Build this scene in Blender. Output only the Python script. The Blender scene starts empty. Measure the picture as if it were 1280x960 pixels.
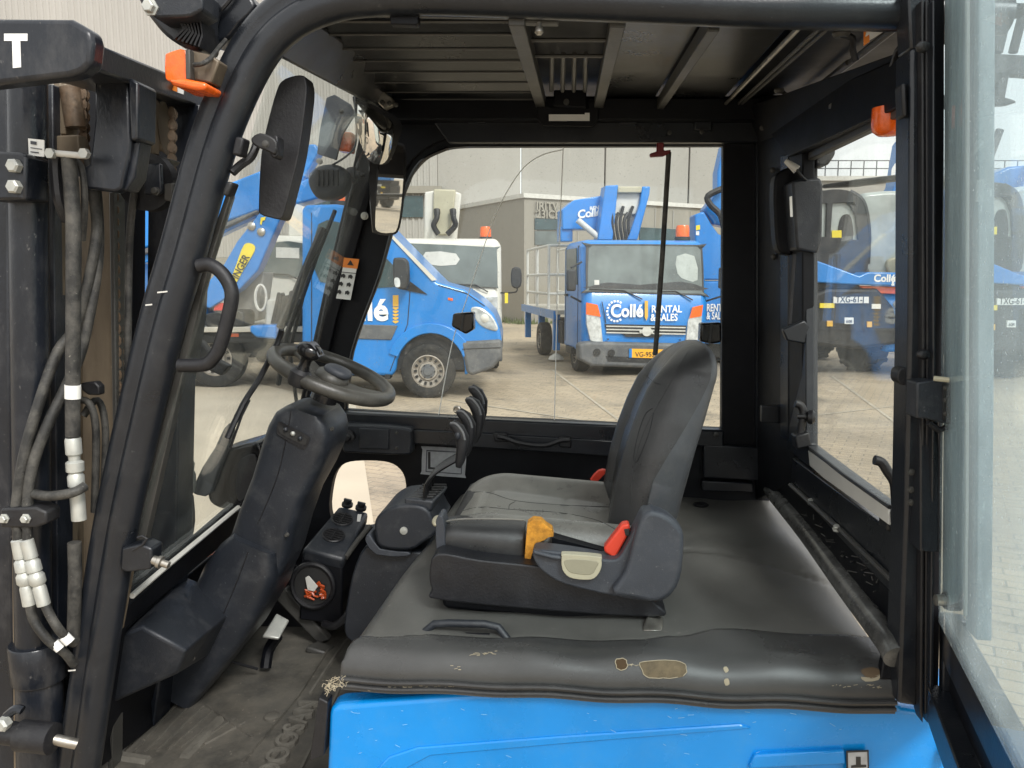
import bpy, bmesh, math, random
from mathutils import Vector as V, Matrix
from mathutils.geometry import tessellate_polygon
random.seed(7)
sc = bpy.context.scene
COL = sc.collection
# ------------------------------------------------------------ camera, sky, sun, exposure
FPX, PITCH, H = 967.0, math.radians(7.7), 1.65
cam_d = bpy.data.cameras.new('camera'); cam = bpy.data.objects.new('camera', cam_d); COL.objects.link(cam)
cam_d.sensor_width = 36; cam_d.lens = 36*FPX/1280; cam_d.clip_end = 2000; cam_d.clip_start = .02
cam.location = (0, 0, H); cam.rotation_euler = (math.radians(90)-PITCH, 0, 0)
sc.camera = cam
SUN_EL, SUN_AZ = math.radians(44), math.radians(150)     # azimuth clockwise from +Y: behind the camera, to the right
w = bpy.data.worlds.new('World'); sc.world = w; w.use_nodes = True
nt = w.node_tree; bg = nt.nodes['Background']
sky = nt.nodes.new('ShaderNodeTexSky'); sky.sky_type = 'NISHITA'; sky.sun_disc = False
sky.sun_elevation = SUN_EL; sky.sun_rotation = SUN_AZ; sky.dust_density = 4.0; sky.air_density = 1.2
hs = nt.nodes.new('ShaderNodeHueSaturation'); hs.inputs['Saturation'].default_value = .16
mxw = nt.nodes.new('ShaderNodeMix'); mxw.data_type = 'RGBA'; mxw.inputs[0].default_value = .62
mxw.inputs[7].default_value = (9.5, 9.5, 9.3, 1)          # flat bright cloud layer
nt.links.new(sky.outputs[0], hs.inputs['Color']); nt.links.new(hs.outputs[0], mxw.inputs[6])
nt.links.new(mxw.outputs[2], bg.inputs[0]); bg.inputs[1].default_value = .10
sl = bpy.data.lights.new('sun', 'SUN'); sl.energy = 1.5; sl.angle = math.radians(14); sl.color = (1, .975, .94)
sun = bpy.data.objects.new('sun', sl); COL.objects.link(sun)
sd = V((math.sin(SUN_AZ)*math.cos(SUN_EL), math.cos(SUN_AZ)*math.cos(SUN_EL), math.sin(SUN_EL)))
sun.rotation_euler = sd.to_track_quat('Z', 'Y').to_euler(); sun.location = (0, -5, 12)
vs = sc.view_settings; vs.view_transform = 'Standard'; vs.look = 'None'; vs.gamma = 1; vs.use_curve_mapping = False
vs.exposure = .92
sc.render.engine = 'CYCLES'; sc.cycles.max_bounces = 10; sc.cycles.transparent_max_bounces = 24
# ------------------------------------------------------------ geometry helpers
cp, sp_ = math.cos(PITCH), math.sin(PITCH)
EYE = V((0, 0, H)); Z3 = V((0, 0, 1))
def ray(u, v):
    a, b = (u-640)/FPX, -(v-480)/FPX
    return V((a, cp+b*sp_, -sp_+b*cp))
def atY(u, v, y): r = ray(u, v); return EYE+r*(y/r.y)
def atZ(u, v, z): r = ray(u, v); return EYE+r*((z-H)/r.z)
class Pl:                                                   # a real plane in the place
    def __init__(s, o, ex, ez, n): s.o, s.ex, s.ez, s.n = V(o), V(ex).normalized(), V(ez).normalized(), V(n).normalized()
    def hit(s, u, v, off=0):
        r = ray(u, v); return EYE+r*((s.o+s.n*off-EYE).dot(s.n)/r.dot(s.n))
    def at(s, x, z, off=0): return s.o+s.ex*x+s.ez*z+s.n*off
def VP(x, y, yaw):
    a = math.radians(yaw); return Pl((x, y, 0), (math.cos(a), math.sin(a), 0), Z3, (-math.sin(a), math.cos(a), 0))
def P3(a, b, c):                                            # a->b is ex
    ex = (b-a).normalized(); n = ex.cross(c-a).normalized()
    if n.dot(a-EYE) < 0: n = -n
    ez = n.cross(ex)*-1
    if ez.dot(c-a) < 0: ez = -ez
    return Pl(a, ex, ez, n)
YAW = -4.7
E1 = V((math.cos(math.radians(YAW)), math.sin(math.radians(YAW)), 0)); E2 = V((-E1.y, E1.x, 0))
def FP(d): return VP(0, d, YAW)
def F(u, v, d): return FP(d).hit(u, v)
def spl(pts, n=6, closed=False):
    pts = [V(p) for p in pts]; out = []; m = len(pts)
    rng = range(m if closed else m-1)
    for i in rng:
        g = lambda k: pts[k % m] if closed else pts[max(0, min(m-1, k))]
        a, b, c, d = g(i-1), g(i), g(i+1), g(i+2)
        for k in range(n):
            t = k/n
            out.append(.5*((2*b)+(c-a)*t+(2*a-5*b+4*c-d)*t*t+(3*b-a-3*c+d)*t**3))
    if not closed: out.append(pts[-1])
    return out
def s2(pts, n=5, closed=True): return [(p.x, p.y) for p in spl([(a, b, 0) for a, b in pts], n, closed)]
class MB:
    def __init__(s): s.v = []; s.f = []
    def add(s, vs, fs):
        o = len(s.v); s.v += [V(p) for p in vs]; s.f += [tuple(i+o for i in f) for f in fs]; return s
    def hexa(s, p):   # 4 front + 4 back
        return s.add(p, [(0, 1, 2, 3), (7, 6, 5, 4), (0, 4, 5, 1), (1, 5, 6, 2), (2, 6, 7, 3), (3, 7, 4, 0)])
    def box(s, c, size, ax=None):
        c = V(c); x, y, z = ax or (V((1, 0, 0)), V((0, 1, 0)), Z3); a, b, d = [q/2 for q in size]
        x, y, z = x*a, y*b, z*d
        return s.hexa([c-x-y-z, c+x-y-z, c+x-y+z, c-x-y+z, c-x+y-z, c+x+y-z, c+x+y+z, c-x+y+z])
    def loft(s, secs, cap=True, closed=True):
        n = len(secs[0]); vs = [p for q in secs for p in q]; fs = []
        for i in range(len(secs)-1):
            for k in range(n if closed else n-1):
                a, b = i*n+k, i*n+(k+1) % n; fs.append((a, b, b+n, a+n))
        if cap: fs += [tuple(range(n)), tuple(range(len(vs)-1, len(vs)-1-n, -1))]
        return s.add(vs, fs)
    def tube(s, path, r, n=10, closed=False, prof=None, up=None):
        path = [V(p) for p in path]; m = len(path); secs = []; up0 = up
        for i, p in enumerate(path):
            a = path[(i-1) % m] if closed or i > 0 else p; b = path[(i+1) % m] if closed or i < m-1 else p
            t = (b-a).normalized()
            if up0 is not None: x = up0.cross(t).normalized(); y = t.cross(x).normalized()
            elif i == 0:
                q = Z3 if abs(t.z) < .9 else V((1, 0, 0)); x = q.cross(t).normalized(); y = t.cross(x)
            else:
                x = (x-t*x.dot(t)).normalized(); y = t.cross(x)
            rr = r[i] if isinstance(r, (list, tuple)) else r
            if prof: secs.append([p+x*a_+y*b_ for a_, b_ in prof])
            else: secs.append([p+x*(rr*math.cos(2*math.pi*k/n))+y*(rr*math.sin(2*math.pi*k/n)) for k in range(n)])
        if closed: secs.append(secs[0]); return s.loft(secs, cap=False)
        return s.loft(secs)
    def cyl(s, a, b, r, r2=None, n=16):
        a, b = V(a), V(b); r2 = r if r2 is None else r2
        return s.tube([a, b], [r, r2], n)
    def lathe(s, prof, o, ax, n=24, cap=True):                        # prof [(r, h)]
        o, ax = V(o), V(ax).normalized(); q = Z3 if abs(ax.z) < .9 else V((1, 0, 0))
        x = q.cross(ax).normalized(); y = ax.cross(x)
        secs = [[o+ax*h+x*(r*math.cos(2*math.pi*k/n))+y*(r*math.sin(2*math.pi*k/n)) for k in range(n)] for r, h in prof]
        return s.loft(secs, cap=cap)
    def ell(s, c, ra, rb, rc, ax=None, n=16, m=10, e=1.0):
        c = V(c); X, Y, Zz = ax or (V((1, 0, 0)), V((0, 1, 0)), Z3); secs = []
        f = lambda t: math.copysign(abs(t)**e, t)
        for i in range(1, m):
            ph = -math.pi/2+math.pi*i/m
            secs.append([c+X*(ra*f(math.cos(ph))*f(math.cos(2*math.pi*k/n)))+Y*(rb*f(math.cos(ph))*f(math.sin(2*math.pi*k/n)))+Zz*(rc*f(math.sin(ph))) for k in range(n)])
        return s.loft(secs)
    def poly3(s, loops, ex, ez, nrm, t):                    # loops of 3-D points in a plane, extruded by nrm*t
        o = loops[0][0]; flat = [[V(((p-o).dot(ex), (p-o).dot(ez), 0)) for p in L] for L in loops]
        tris = tessellate_polygon(flat); pts = [p for L in loops for p in L]; n = len(pts)
        fs = [tuple(q) for q in tris]+[tuple(i+n for i in reversed(q)) for q in tris] if len(loops) > 1 else [tuple(range(n)), tuple(range(2*n-1, n-1, -1))]; k = 0
        for L in loops:
            m = len(L)
            for i in range(m): fs.append((k+i, k+(i+1) % m, k+(i+1) % m+n, k+i+n))
            k += m
        return s.add(pts+[p+nrm*t for p in pts], fs)
    def plate(s, pl, loops, t, off=0):                      # outline(s) lying in plane pl at offset off, thickness t away from the eye
        if not isinstance(loops[0], list): loops = [list(loops)]
        return s.poly3([[pl.hit(u, v, off) for u, v in L] for L in loops], pl.ex, pl.ez, pl.n, t)
    def spine(s, st, e=.6, n=20, ax=None):                  # st: (point, halfwidth in plane, half depth); superellipse sections
        ps = [V(q[0]) for q in st]; secs = []; D = ax or E2
        for i, q in enumerate(st):
            t = (ps[min(i+1, len(ps)-1)]-ps[max(i-1, 0)]).normalized(); nn = D.cross(t).normalized()
            f = lambda x: math.copysign(abs(x)**e, x)
            secs.append([ps[i]+nn*(q[1]*f(math.cos(2*math.pi*k/n)))+D*(q[2]*f(math.sin(2*math.pi*k/n))) for k in range(n)])
        return s.loft(secs)
ROOT = {}
def rootm(o):
    while o.parent: o = o.parent
    return ROOT[o.name]
def obj(name, mb, mat, parent=None, bev=0, seg=2, sub=0, sharp=38, local=False, **tags):
    if isinstance(mb, MB):
        me = bpy.data.meshes.new(name); me.from_pydata([tuple(p) for p in mb.v], [], mb.f)
        bm = bmesh.new(); bm.from_mesh(me); bmesh.ops.remove_doubles(bm, verts=bm.verts, dist=1e-6)
        bmesh.ops.recalc_face_normals(bm, faces=bm.faces); bm.to_mesh(me); bm.free()
    else: me = mb
    o = bpy.data.objects.new(name, me); COL.objects.link(o)
    if parent is not None:
        o.parent = parent
        if not local: me.transform(rootm(parent).inverted())
    elif not local:
        xs = [v.co for v in me.vertices]; c = V((sum(p.x for p in xs)/len(xs), sum(p.y for p in xs)/len(xs), min(p.z for p in xs)))
        me.transform(Matrix.Translation(-c)); o.location = c; ROOT[o.name] = Matrix.Translation(c)
    me.materials.append(mat)
    for p in me.polygons: p.use_smooth = True
    me.set_sharp_from_angle(angle=math.radians(sharp))
    if sub: m = o.modifiers.new('s', 'SUBSURF'); m.levels = m.render_levels = sub
    if bev:
        m = o.modifiers.new('b', 'BEVEL'); m.width = bev; m.segments = seg; m.limit_method = 'ANGLE'; m.angle_limit = math.radians(35)
        m.use_clamp_overlap = True
    for k, v in tags.items(): o[k] = v
    return o
def thing(name, loc, rz, label, cat, group=None):
    o = bpy.data.objects.new(name, None); COL.objects.link(o); o.location = loc; o.rotation_euler = (0, 0, rz)
    o.empty_display_size = .2; o['label'] = label; o['category'] = cat
    if group: o['group'] = group
    ROOT[o.name] = Matrix.Translation(V(loc)) @ Matrix.Rotation(rz, 4, 'Z'); return o
def copy_tree(o, parent=None):
    c = o.copy(); COL.objects.link(c); c.parent = parent
    for ch in [q for q in bpy.data.objects if q.parent == o]: copy_tree(ch, c)
    return c
def text(s, size, mat, parent, o, ex, ey, ext=.001, bold=0, name='lettering', center=False, sx=1, local=False):
    cu = bpy.data.curves.new('t', 'FONT'); cu.body = s; cu.size = size; cu.extrude = ext; cu.offset = bold*size; cu.resolution_u = 3
    if center: cu.align_x = 'CENTER'
    to = bpy.data.objects.new('t', cu); me = bpy.data.meshes.new_from_object(to)
    ex, ey = V(ex).normalized(), V(ey).normalized(); n = ex.cross(ey).normalized()
    m = Matrix(((ex.x*sx, ey.x, n.x, o[0]), (ex.y*sx, ey.y, n.y, o[1]), (ex.z*sx, ey.z, n.z, o[2]), (0, 0, 0, 1)))
    me.transform(m); bpy.data.objects.remove(to); bpy.data.curves.remove(cu)
    return obj(name, me, mat, parent, sharp=30, local=local)
# ------------------------------------------------------------ materials
def M(name, col, rough=.5, metal=0, var=.2, vsc=6, bump=.1, bs=120, dust=0, dcol=(.30, .27, .22), ds=25, coat=0, thr=.55, stretch=None, spec=.5):
    m = bpy.data.materials.new(name); m.use_nodes = True; t = m.node_tree; N, L = t.nodes, t.links
    b = N['Principled BSDF']; tc = N.new('ShaderNodeTexCoord'); src = tc.outputs['Object']
    if stretch:
        mp = N.new('ShaderNodeMapping'); mp.inputs['Scale'].default_value = stretch; L.new(src, mp.inputs[0]); src = mp.outputs[0]
    def noise(sc_, det=6, ro=.6):
        n = N.new('ShaderNodeTexNoise'); n.inputs['Scale'].default_value = sc_; n.inputs['Detail'].default_value = det; n.inputs['Roughness'].default_value = ro
        L.new(src, n.inputs['Vector']); return n.outputs[0]
    def rng(x, a, b_, c, d):
        r = N.new('ShaderNodeMapRange'); r.inputs[1].default_value = a; r.inputs[2].default_value = b_; r.inputs[3].default_value = c; r.inputs[4].default_value = d
        L.new(x, r.inputs[0]); return r.outputs[0]
    def mix(f, a, c):
        x = N.new('ShaderNodeMix'); x.data_type = 'RGBA'
        L.new(f, x.inputs[0])
        for k, q in ((6, a), (7, c)):
            if isinstance(q, tuple): x.inputs[k].default_value = (*q[:3], 1)
            else: L.new(q, x.inputs[k])
        return x.outputs[2]
    n1 = noise(vsc)
    c = mix(rng(n1, .3, .7, 0, 1), tuple(q*(1-var) for q in col), tuple(min(1, q*(1+var)) for q in col))
    if dust:
        n2 = noise(ds, 9, .72); fac = rng(n2, thr-.12, thr+.12, 0, dust)
        c = mix(fac, c, dcol)
        n3 = noise(ds*9, 4, .6); c = mix(rng(n3, .66, .74, 0, min(1, dust*1.6)), c, tuple(min(1, q*1.4) for q in dcol))
    L.new(c, b.inputs['Base Color'])
    L.new(rng(n1, .2, .8, max(0, rough-.09), min(1, rough+.12)), b.inputs['Roughness'])
    b.inputs['Metallic'].default_value = metal; b.inputs['Coat Weight'].default_value = coat; b.inputs['Coat Roughness'].default_value = .08
    b.inputs['Specular IOR Level'].default_value = spec
    if bump:
        bn = N.new('ShaderNodeBump'); bn.inputs['Strength'].default_value = bump; bn.inputs['Distance'].default_value = .002
        L.new(noise(bs, 3), bn.inputs['Height']); L.new(bn.outputs[0], b.inputs['Normal'])
    return m
def glass(name, tint=(.93, .95, .94), dust=.1, dcol=(.62, .63, .6), ds=(14, 14, 3), spk=.4, refl=1.45, base=0.0):
    m = bpy.data.materials.new(name); m.use_nodes = True; t = m.node_tree; N, L = t.nodes, t.links
    N.remove(N['Principled BSDF']); out = N['Material Output']
    tr = N.new('ShaderNodeBsdfTransparent'); tr.inputs[0].default_value = (*tint, 1)
    gl = N.new('ShaderNodeBsdfGlossy'); gl.inputs['Roughness'].default_value = .03; gl.inputs[0].default_value = (.9, .95, 1, 1)
    lw = N.new('ShaderNodeLayerWeight'); lw.inputs[0].default_value = .5; pw = N.new('ShaderNodeMath'); pw.operation = 'POWER'; pw.inputs[1].default_value = 4; L.new(lw.outputs['Facing'], pw.inputs[0]); fr = N.new('ShaderNodeMapRange'); fr.inputs[3].default_value = .02; fr.inputs[4].default_value = .45; L.new(pw.outputs[0], fr.inputs[0])
    m1 = N.new('ShaderNodeMixShader'); L.new(fr.outputs[0], m1.inputs[0]); L.new(tr.outputs[0], m1.inputs[1]); L.new(gl.outputs[0], m1.inputs[2])
    df = N.new('ShaderNodeBsdfDiffuse'); df.inputs[0].default_value = (*dcol, 1)
    tl = N.new('ShaderNodeBsdfTranslucent'); tl.inputs[0].default_value = (*dcol, 1)
    m2 = N.new('ShaderNodeMixShader'); m2.inputs[0].default_value = .45; L.new(df.outputs[0], m2.inputs[1]); L.new(tl.outputs[0], m2.inputs[2])
    tc = N.new('ShaderNodeTexCoord'); mp = N.new('ShaderNodeMapping'); mp.inputs['Scale'].default_value = ds; L.new(tc.outputs['Object'], mp.inputs[0])
    n = N.new('ShaderNodeTexNoise'); n.inputs['Scale'].default_value = 1; n.inputs['Detail'].default_value = 8; n.inputs['Roughness'].default_value = .65; L.new(mp.outputs[0], n.inputs['Vector'])
    r = N.new('ShaderNodeMapRange'); r.inputs[1].default_value = .3; r.inputs[2].default_value = .75; r.inputs[3].default_value = base; r.inputs[4].default_value = dust; L.new(n.outputs[0], r.inputs[0])
    n2 = N.new('ShaderNodeTexNoise'); n2.inputs['Scale'].default_value = 160; n2.inputs['Detail'].default_value = 2; L.new(tc.outputs['Object'], n2.inputs['Vector'])
    r2 = N.new('ShaderNodeMapRange'); r2.inputs[1].default_value = .68; r2.inputs[2].default_value = .76; r2.inputs[3].default_value = 0; r2.inputs[4].default_value = spk; L.new(n2.outputs[0], r2.inputs[0])
    ad = N.new('ShaderNodeMath'); ad.operation = 'ADD'; ad.use_clamp = True; L.new(r.outputs[0], ad.inputs[0]); L.new(r2.outputs[0], ad.inputs[1])
    m3 = N.new('ShaderNodeMixShader'); L.new(ad.outputs[0], m3.inputs[0]); L.new(m1.outputs[0], m3.inputs[1]); L.new(m2.outputs[0], m3.inputs[2])
    L.new(m3.outputs[0], out.inputs[0]); return m
m_frame = M('black_frame_paint', (.010, .012, .016), .30, bump=.2, bs=260, dust=.16, dcol=(.09, .09, .09), ds=14, thr=.62)
m_in = M('black_inner_paint', (.0025, .003, .005), .5, spec=.25, bump=.15, dust=.06, dcol=(.06, .06, .07), ds=20, thr=.62)
m_roof = M('roof_underside_paint', (.004, .0048, .006), .30, bump=.1, dust=.15, dcol=(.08, .08, .075), ds=12, thr=.58)
m_bar = M('worn_bar_metal', (.048, .047, .043), .45, bump=.2, dust=.4, dcol=(.05, .045, .04), ds=30)
m_plas = M('dark_grey_plastic', (.015, .018, .024), .42, bump=.3, bs=420, dust=.25, dcol=(.13, .13, .13), ds=16, thr=.62)
m_plas2 = M('seat_grey_plastic', (.040, .045, .056), .5, bump=.3, bs=420, dust=.25, dcol=(.17, .17, .17), ds=18, thr=.62)
m_shell = M('backrest_shell', (.070, .075, .083), .45, bump=.25, bs=300, dust=.3, dcol=(.14, .14, .13), ds=20, thr=.6)
m_vinyl = M('seat_vinyl_sheen', (.165, .158, .142), .30, var=.25, vsc=9, bump=.25, bs=900, dust=.25, dcol=(.17, .16, .13), ds=9, thr=.56)  # same black vinyl as the sides, paler to carry the sky's sheen
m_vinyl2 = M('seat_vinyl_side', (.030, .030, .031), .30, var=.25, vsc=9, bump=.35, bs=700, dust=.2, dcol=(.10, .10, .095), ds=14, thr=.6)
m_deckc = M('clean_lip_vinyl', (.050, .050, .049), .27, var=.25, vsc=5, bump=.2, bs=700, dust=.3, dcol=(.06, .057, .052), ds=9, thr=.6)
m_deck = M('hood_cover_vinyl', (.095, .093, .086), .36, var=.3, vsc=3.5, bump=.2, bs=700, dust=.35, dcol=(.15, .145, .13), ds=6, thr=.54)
m_rub = M('black_rubber', (.007, .007, .009), .5, bump=.3, bs=200, dust=.2, dcol=(.08, .08, .075), ds=20, thr=.6)
m_matl = M('worn_mat_relief', (.12, .112, .095), .6, var=.3, vsc=20, bump=.3)
m_mat = M('floor_mat_rubber', (.060, .057, .050), .55, var=.35, vsc=7, bump=.5, bs=80, dust=.55, dcol=(.15, .135, .11), ds=10, thr=.5)
m_blue = M('blue_machine_paint', (.0015, .235, .66), .26, var=.08, vsc=5, bump=.12, bs=40, dust=.35, dcol=(.05, .27, .60), ds=18, thr=.60, coat=.25)
m_blue2 = M('blue_truck_paint', (.008, .19, .56), .32, var=.10, vsc=1.5, bump=0, dust=.3, dcol=(.10, .22, .38), ds=2.5, thr=.6, coat=.4)
m_wht = M('white_truck_paint', (.62, .60, .54), .4, var=.06, vsc=1, bump=0, dust=.25, dcol=(.4, .37, .3), ds=2)
m_text = M('white_lettering', (.82, .82, .8), .5, var=.03, bump=0)
m_textb = M('black_lettering', (.02, .02, .02), .5, var=.03, bump=0)
m_gold = M('golden_mark', (.72, .42, .06), .5, var=.05, bump=0)
m_or = M('orange_lens', (.85, .13, .01), .25, var=.15, vsc=60, bump=.4, bs=90, coat=.4)
m_red = M('red_plastic', (.72, .055, .025), .4, var=.1, bump=.1)
m_dred = M('dark_red_plastic', (.16, .01, .012), .4, var=.1, bump=.1)
m_foam = M('orange_foam', (.62, .27, .03), .9, var=.3, vsc=40, bump=.8, bs=90, dust=.5, dcol=(.14, .06, .01), ds=60)
m_beige = M('beige_plastic', (.42, .39, .28), .45, var=.08, bump=.1, dust=.2, ds=50)
m_steel = M('bare_steel', (.42, .40, .36), .35, metal=.9, var=.2, vsc=30, bump=.2, dust=.3, dcol=(.2, .15, .1), ds=40)
m_zinc = M('zinc_fitting', (.48, .49, .46), .45, metal=.5, var=.25, vsc=40, bump=.2, dust=.3, dcol=(.3, .27, .2), ds=40)
m_grease = M('greasy_steel', (.14, .11, .078), .48, metal=.2, var=.4, vsc=12, bump=.5, bs=60, dust=.6, dcol=(.22, .175, .12), ds=9, stretch=(1, 1, .35), thr=.5)
m_rust = M('rusty_chain', (.12, .088, .06), .6, metal=.3, var=.5, vsc=60, bump=.5, dust=.5, dcol=(.16, .09, .045), ds=40)
m_mast = M('mast_black_paint', (.008, .0105, .016), .32, var=.3, vsc=8, bump=.3, bs=150, dust=.3, dcol=(.11, .105, .10), ds=16, thr=.62, stretch=(1, 1, .5))
m_hose = M('hydraulic_hose', (.022, .022, .021), .6, var=.3, vsc=20, bump=.4, bs=300, dust=.5, dcol=(.15, .14, .12), ds=20)
m_wheel = M('steering_rubber', (.040, .039, .035), .38, var=.3, vsc=15, bump=.3, bs=200, dust=.35, dcol=(.12, .115, .10), ds=14, thr=.5)
m_gloss = M('gloss_black', (.008, .008, .009), .16, var=.1, bump=0)
m_sil = M('silver_label', (.36, .37, .38), .5, var=.15, vsc=60, bump=.2)
m_white = M('white_label', (.75, .75, .72), .5, var=.05, bump=0)
m_oran = M('orange_label', (.75, .22, .03), .5, var=.05, bump=0)
m_yel = M('yellow_label', (.78, .62, .04), .5, var=.05, bump=0)
m_redl = M('red_label', (.65, .03, .03), .5, var=.05, bump=0)
m_tyre = M('tyre_rubber', (.018, .018, .018), .8, var=.2, bump=.4, bs=60, dust=.3, dcol=(.12, .105, .085), ds=8)
m_rim = M('steel_rim', (.36, .33, .29), .5, metal=.3, var=.15, bump=0, dust=.5, dcol=(.18, .13, .09), ds=10)
m_bump = M('grey_bumper', (.085, .09, .098), .6, var=.15, vsc=4, bump=.2, dust=.4, dcol=(.25, .24, .22), ds=5)
m_dark = M('dark_chassis', (.014, .015, .017), .5, var=.3, bump=.2, dust=.3, dcol=(.09, .08, .07), ds=4)
m_win = M('vehicle_window', (.10, .12, .115), .10, var=.35, vsc=2, bump=0, spec=.8)
m_wint = M('vehicle_window_tinted', (.03, .06, .065), .12, var=.35, vsc=2, bump=0, spec=.8)
m_lamp = M('headlamp_glass', (.62, .65, .66), .12, metal=.4, var=.3, vsc=12, bump=.2, bs=40, coat=1)
m_plate = M('yellow_number_plate', (.82, .40, .02), .5, var=.03, bump=0)
m_platform = M('platform_board', (.45, .42, .36), .7, var=.15, bump=.2, dust=.3, ds=3)
m_alu = M('pale_metal_frame', (.55, .54, .50), .5, var=.1, bump=0)
m_mirror = bpy.data.materials.new('mirror_glass'); m_mirror.use_nodes = True
_b = m_mirror.node_tree.nodes['Principled BSDF']; _b.inputs['Metallic'].default_value = 1; _b.inputs['Roughness'].default_value = .015; _b.inputs['Base Color'].default_value = (.86, .84, .8, 1)
g_wind = glass('windscreen_glass', dust=.08, spk=.25, ds=(9, 9, 5), base=.0)
g_side = glass('side_window_glass', dust=.04, spk=.35, ds=(8, 8, 6), base=.0)
g_rear = glass('rear_window_glass', dust=.10, spk=.25, ds=(16, 16, 3), base=.0)
g_door = glass('dirty_door_glass', tint=(.90, .97, .985), dust=.30, dcol=(.72, .80, .83), spk=.3, ds=(16, 16, 3), base=.12)
def wallmat(name, col, d):
    return M(name, col, .6, var=.10, vsc=.25, bump=0, dust=.35, dcol=d, ds=.35, stretch=(1, 1, .3), thr=.55)
m_wall = wallmat('grey_profiled_steel', (.375, .36, .33), (.31, .295, .265))
m_wall2 = wallmat('beige_grey_panel', (.335, .32, .29), (.275, .26, .235))
m_wall3 = wallmat('brown_grey_panel', (.27, .25, .21), (.22, .20, .165))
m_base = M('bellows_rubber', (.0085, .009, .012), .42, var=.2, vsc=20, bump=.3, bs=200, dust=.15, dcol=(.06, .06, .06), ds=12)
m_winl = M('window_coloured_for_sky', (.36, .39, .37), .12, var=.3, vsc=1.5, bump=0)  # pale base colour stands in for sky seen through the panes
m_weed = M('weeds', (.10, .12, .045), .8, var=.4, vsc=3, bump=0)
# ground: concrete paving seen as joints and stains
m_gr = bpy.data.materials.new('paving'); m_gr.use_nodes = True
def _g():
    t = m_gr.node_tree; N, L = t.nodes, t.links; b = N['Principled BSDF']; b.inputs['Roughness'].default_value = .8
    tc = N.new('ShaderNodeTexCoord'); mp = N.new('ShaderNodeMapping'); mp.inputs['Rotation'].default_value = (0, 0, .5); L.new(tc.outputs['Object'], mp.inputs[0])
    br = N.new('ShaderNodeTexBrick'); br.inputs['Scale'].default_value = 1; br.inputs['Brick Width'].default_value = .21; br.inputs['Row Height'].default_value = .105
    br.inputs['Mortar Size'].default_value = .006; br.inputs['Color1'].default_value = (.43, .345, .24, 1); br.inputs['Color2'].default_value = (.36, .288, .20, 1); br.inputs['Mortar'].default_value = (.20, .17, .13, 1)
    L.new(mp.outputs[0], br.inputs[0])
    def noi(s, d=8):
        n = N.new('ShaderNodeTexNoise'); n.inputs['Scale'].default_value = s; n.inputs['Detail'].default_value = d; n.inputs['Roughness'].default_value = .65; L.new(tc.outputs['Object'], n.inputs[0]); return n.outputs[0]
    def mx(f, a, bcol, lo, hi, amt):
        r = N.new('ShaderNodeMapRange'); r.inputs[1].default_value = lo; r.inputs[2].default_value = hi; r.inputs[4].default_value = amt; L.new(f, r.inputs[0])
        x = N.new('ShaderNodeMix'); x.data_type = 'RGBA'; L.new(r.outputs[0], x.inputs[0]); L.new(a, x.inputs[6]); x.inputs[7].default_value = (*bcol, 1); return x.outputs[2]
    c = mx(noi(.35), br.outputs[0], (.22, .19, .15), .46, .66, .75); c = mx(noi(.9, 10), c, (.11, .095, .075), .55, .66, .7)
    c = mx(noi(1.7), c, (.46, .375, .27), .5, .75, .7); c = mx(noi(28, 4), c, (.50, .43, .32), .58, .68, .6); c = mx(noi(45, 4), c, (.14, .12, .10), .6, .7, .45)
    L.new(c, b.inputs['Base Color'])
    bn = N.new('ShaderNodeBump'); bn.inputs['Strength'].default_value = .5; bn.inputs['Distance'].default_value = .01; L.new(noi(40, 4), bn.inputs['Height']); L.new(bn.outputs[0], b.inputs['Normal'])
_g()
m_joint = M('paving_joint', (.42, .37, .29), .85, var=.25, vsc=3, bump=0, dust=.7, dcol=(.30, .26, .205), ds=4, thr=.5)
m_slab = M('pale_concrete_slab', (.50, .43, .33), .8, var=.12, vsc=1.5, bump=.4, bs=30, dust=.3, dcol=(.34, .29, .22), ds=3)
# ------------------------------------------------------------ ground, slab, walls
g = MB().add([(-300, -200, 0), (300, -200, 0), (300, 500, 0), (-300, 500, 0)], [(0, 1, 2, 3)])
obj('ground', g, m_gr, kind='structure')
a, b = atZ(405, 500, .004), atZ(478, 577, .004)
g = MB(); q = [atZ(200, 452, .004), atZ(445, 507, .004), atZ(474, 700, .004), atZ(40, 700, .004)]
g.add(q, [(0, 1, 2, 3)]); obj('concrete_slab', g, m_slab, kind='structure')
g = MB()
for p0, p1 in (((690, 462), (800, 545)), ((770, 475), (905, 478)), ((560, 500), (760, 530)), ((1010, 520), (1140, 505)), ((1040, 470), (1136, 540))):
    A, B = atZ(*p0, .006), atZ(*p1, .006); s = (B-A).cross(Z3).normalized()*.02
    g.add([A-s, B-s, B+s, A+s], [(0, 1, 2, 3)])
obj('paving_joint_lines', g, m_joint, kind='structure')
def corrug(pl, x0, x1, z0, z1, pitch, dep):
    g = MB(); n = int((x1-x0)/pitch); xs = []
    for i in range(n):
        for fx, o in ((0, 0), (.35, 0), (.45, dep), (.9, dep)): xs.append((x0+(i+fx)*pitch, o))
    vs = [pl.at(x, z0, o) for x, o in xs]+[pl.at(x, z1, o) for x, o in xs]; m = len(xs)
    g.add(vs, [(i, i+1, i+1+m, i+m) for i in range(m-1)])
    A, B = pl.at(x0, z0, 1), pl.at(x1, z0, 1); C, D = pl.at(x1, z1, 1), pl.at(x0, z1, 1)
    g.hexa([pl.at(x0, z0, dep+.01), pl.at(x1, z0, dep+.01), pl.at(x1, z1, dep+.01), pl.at(x0, z1, dep+.01), A, B, C, D]); return g
r = thing('warehouse', (-8, 34, 0), 0, 'tall grey profiled steel warehouse wall behind all the trucks', 'warehouse')
WP = VP(0, 34, 0)
obj('wall_cladding', corrug(WP, -42, -3.2, 2.6, 19, .26, .05), m_wall, r)
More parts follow.
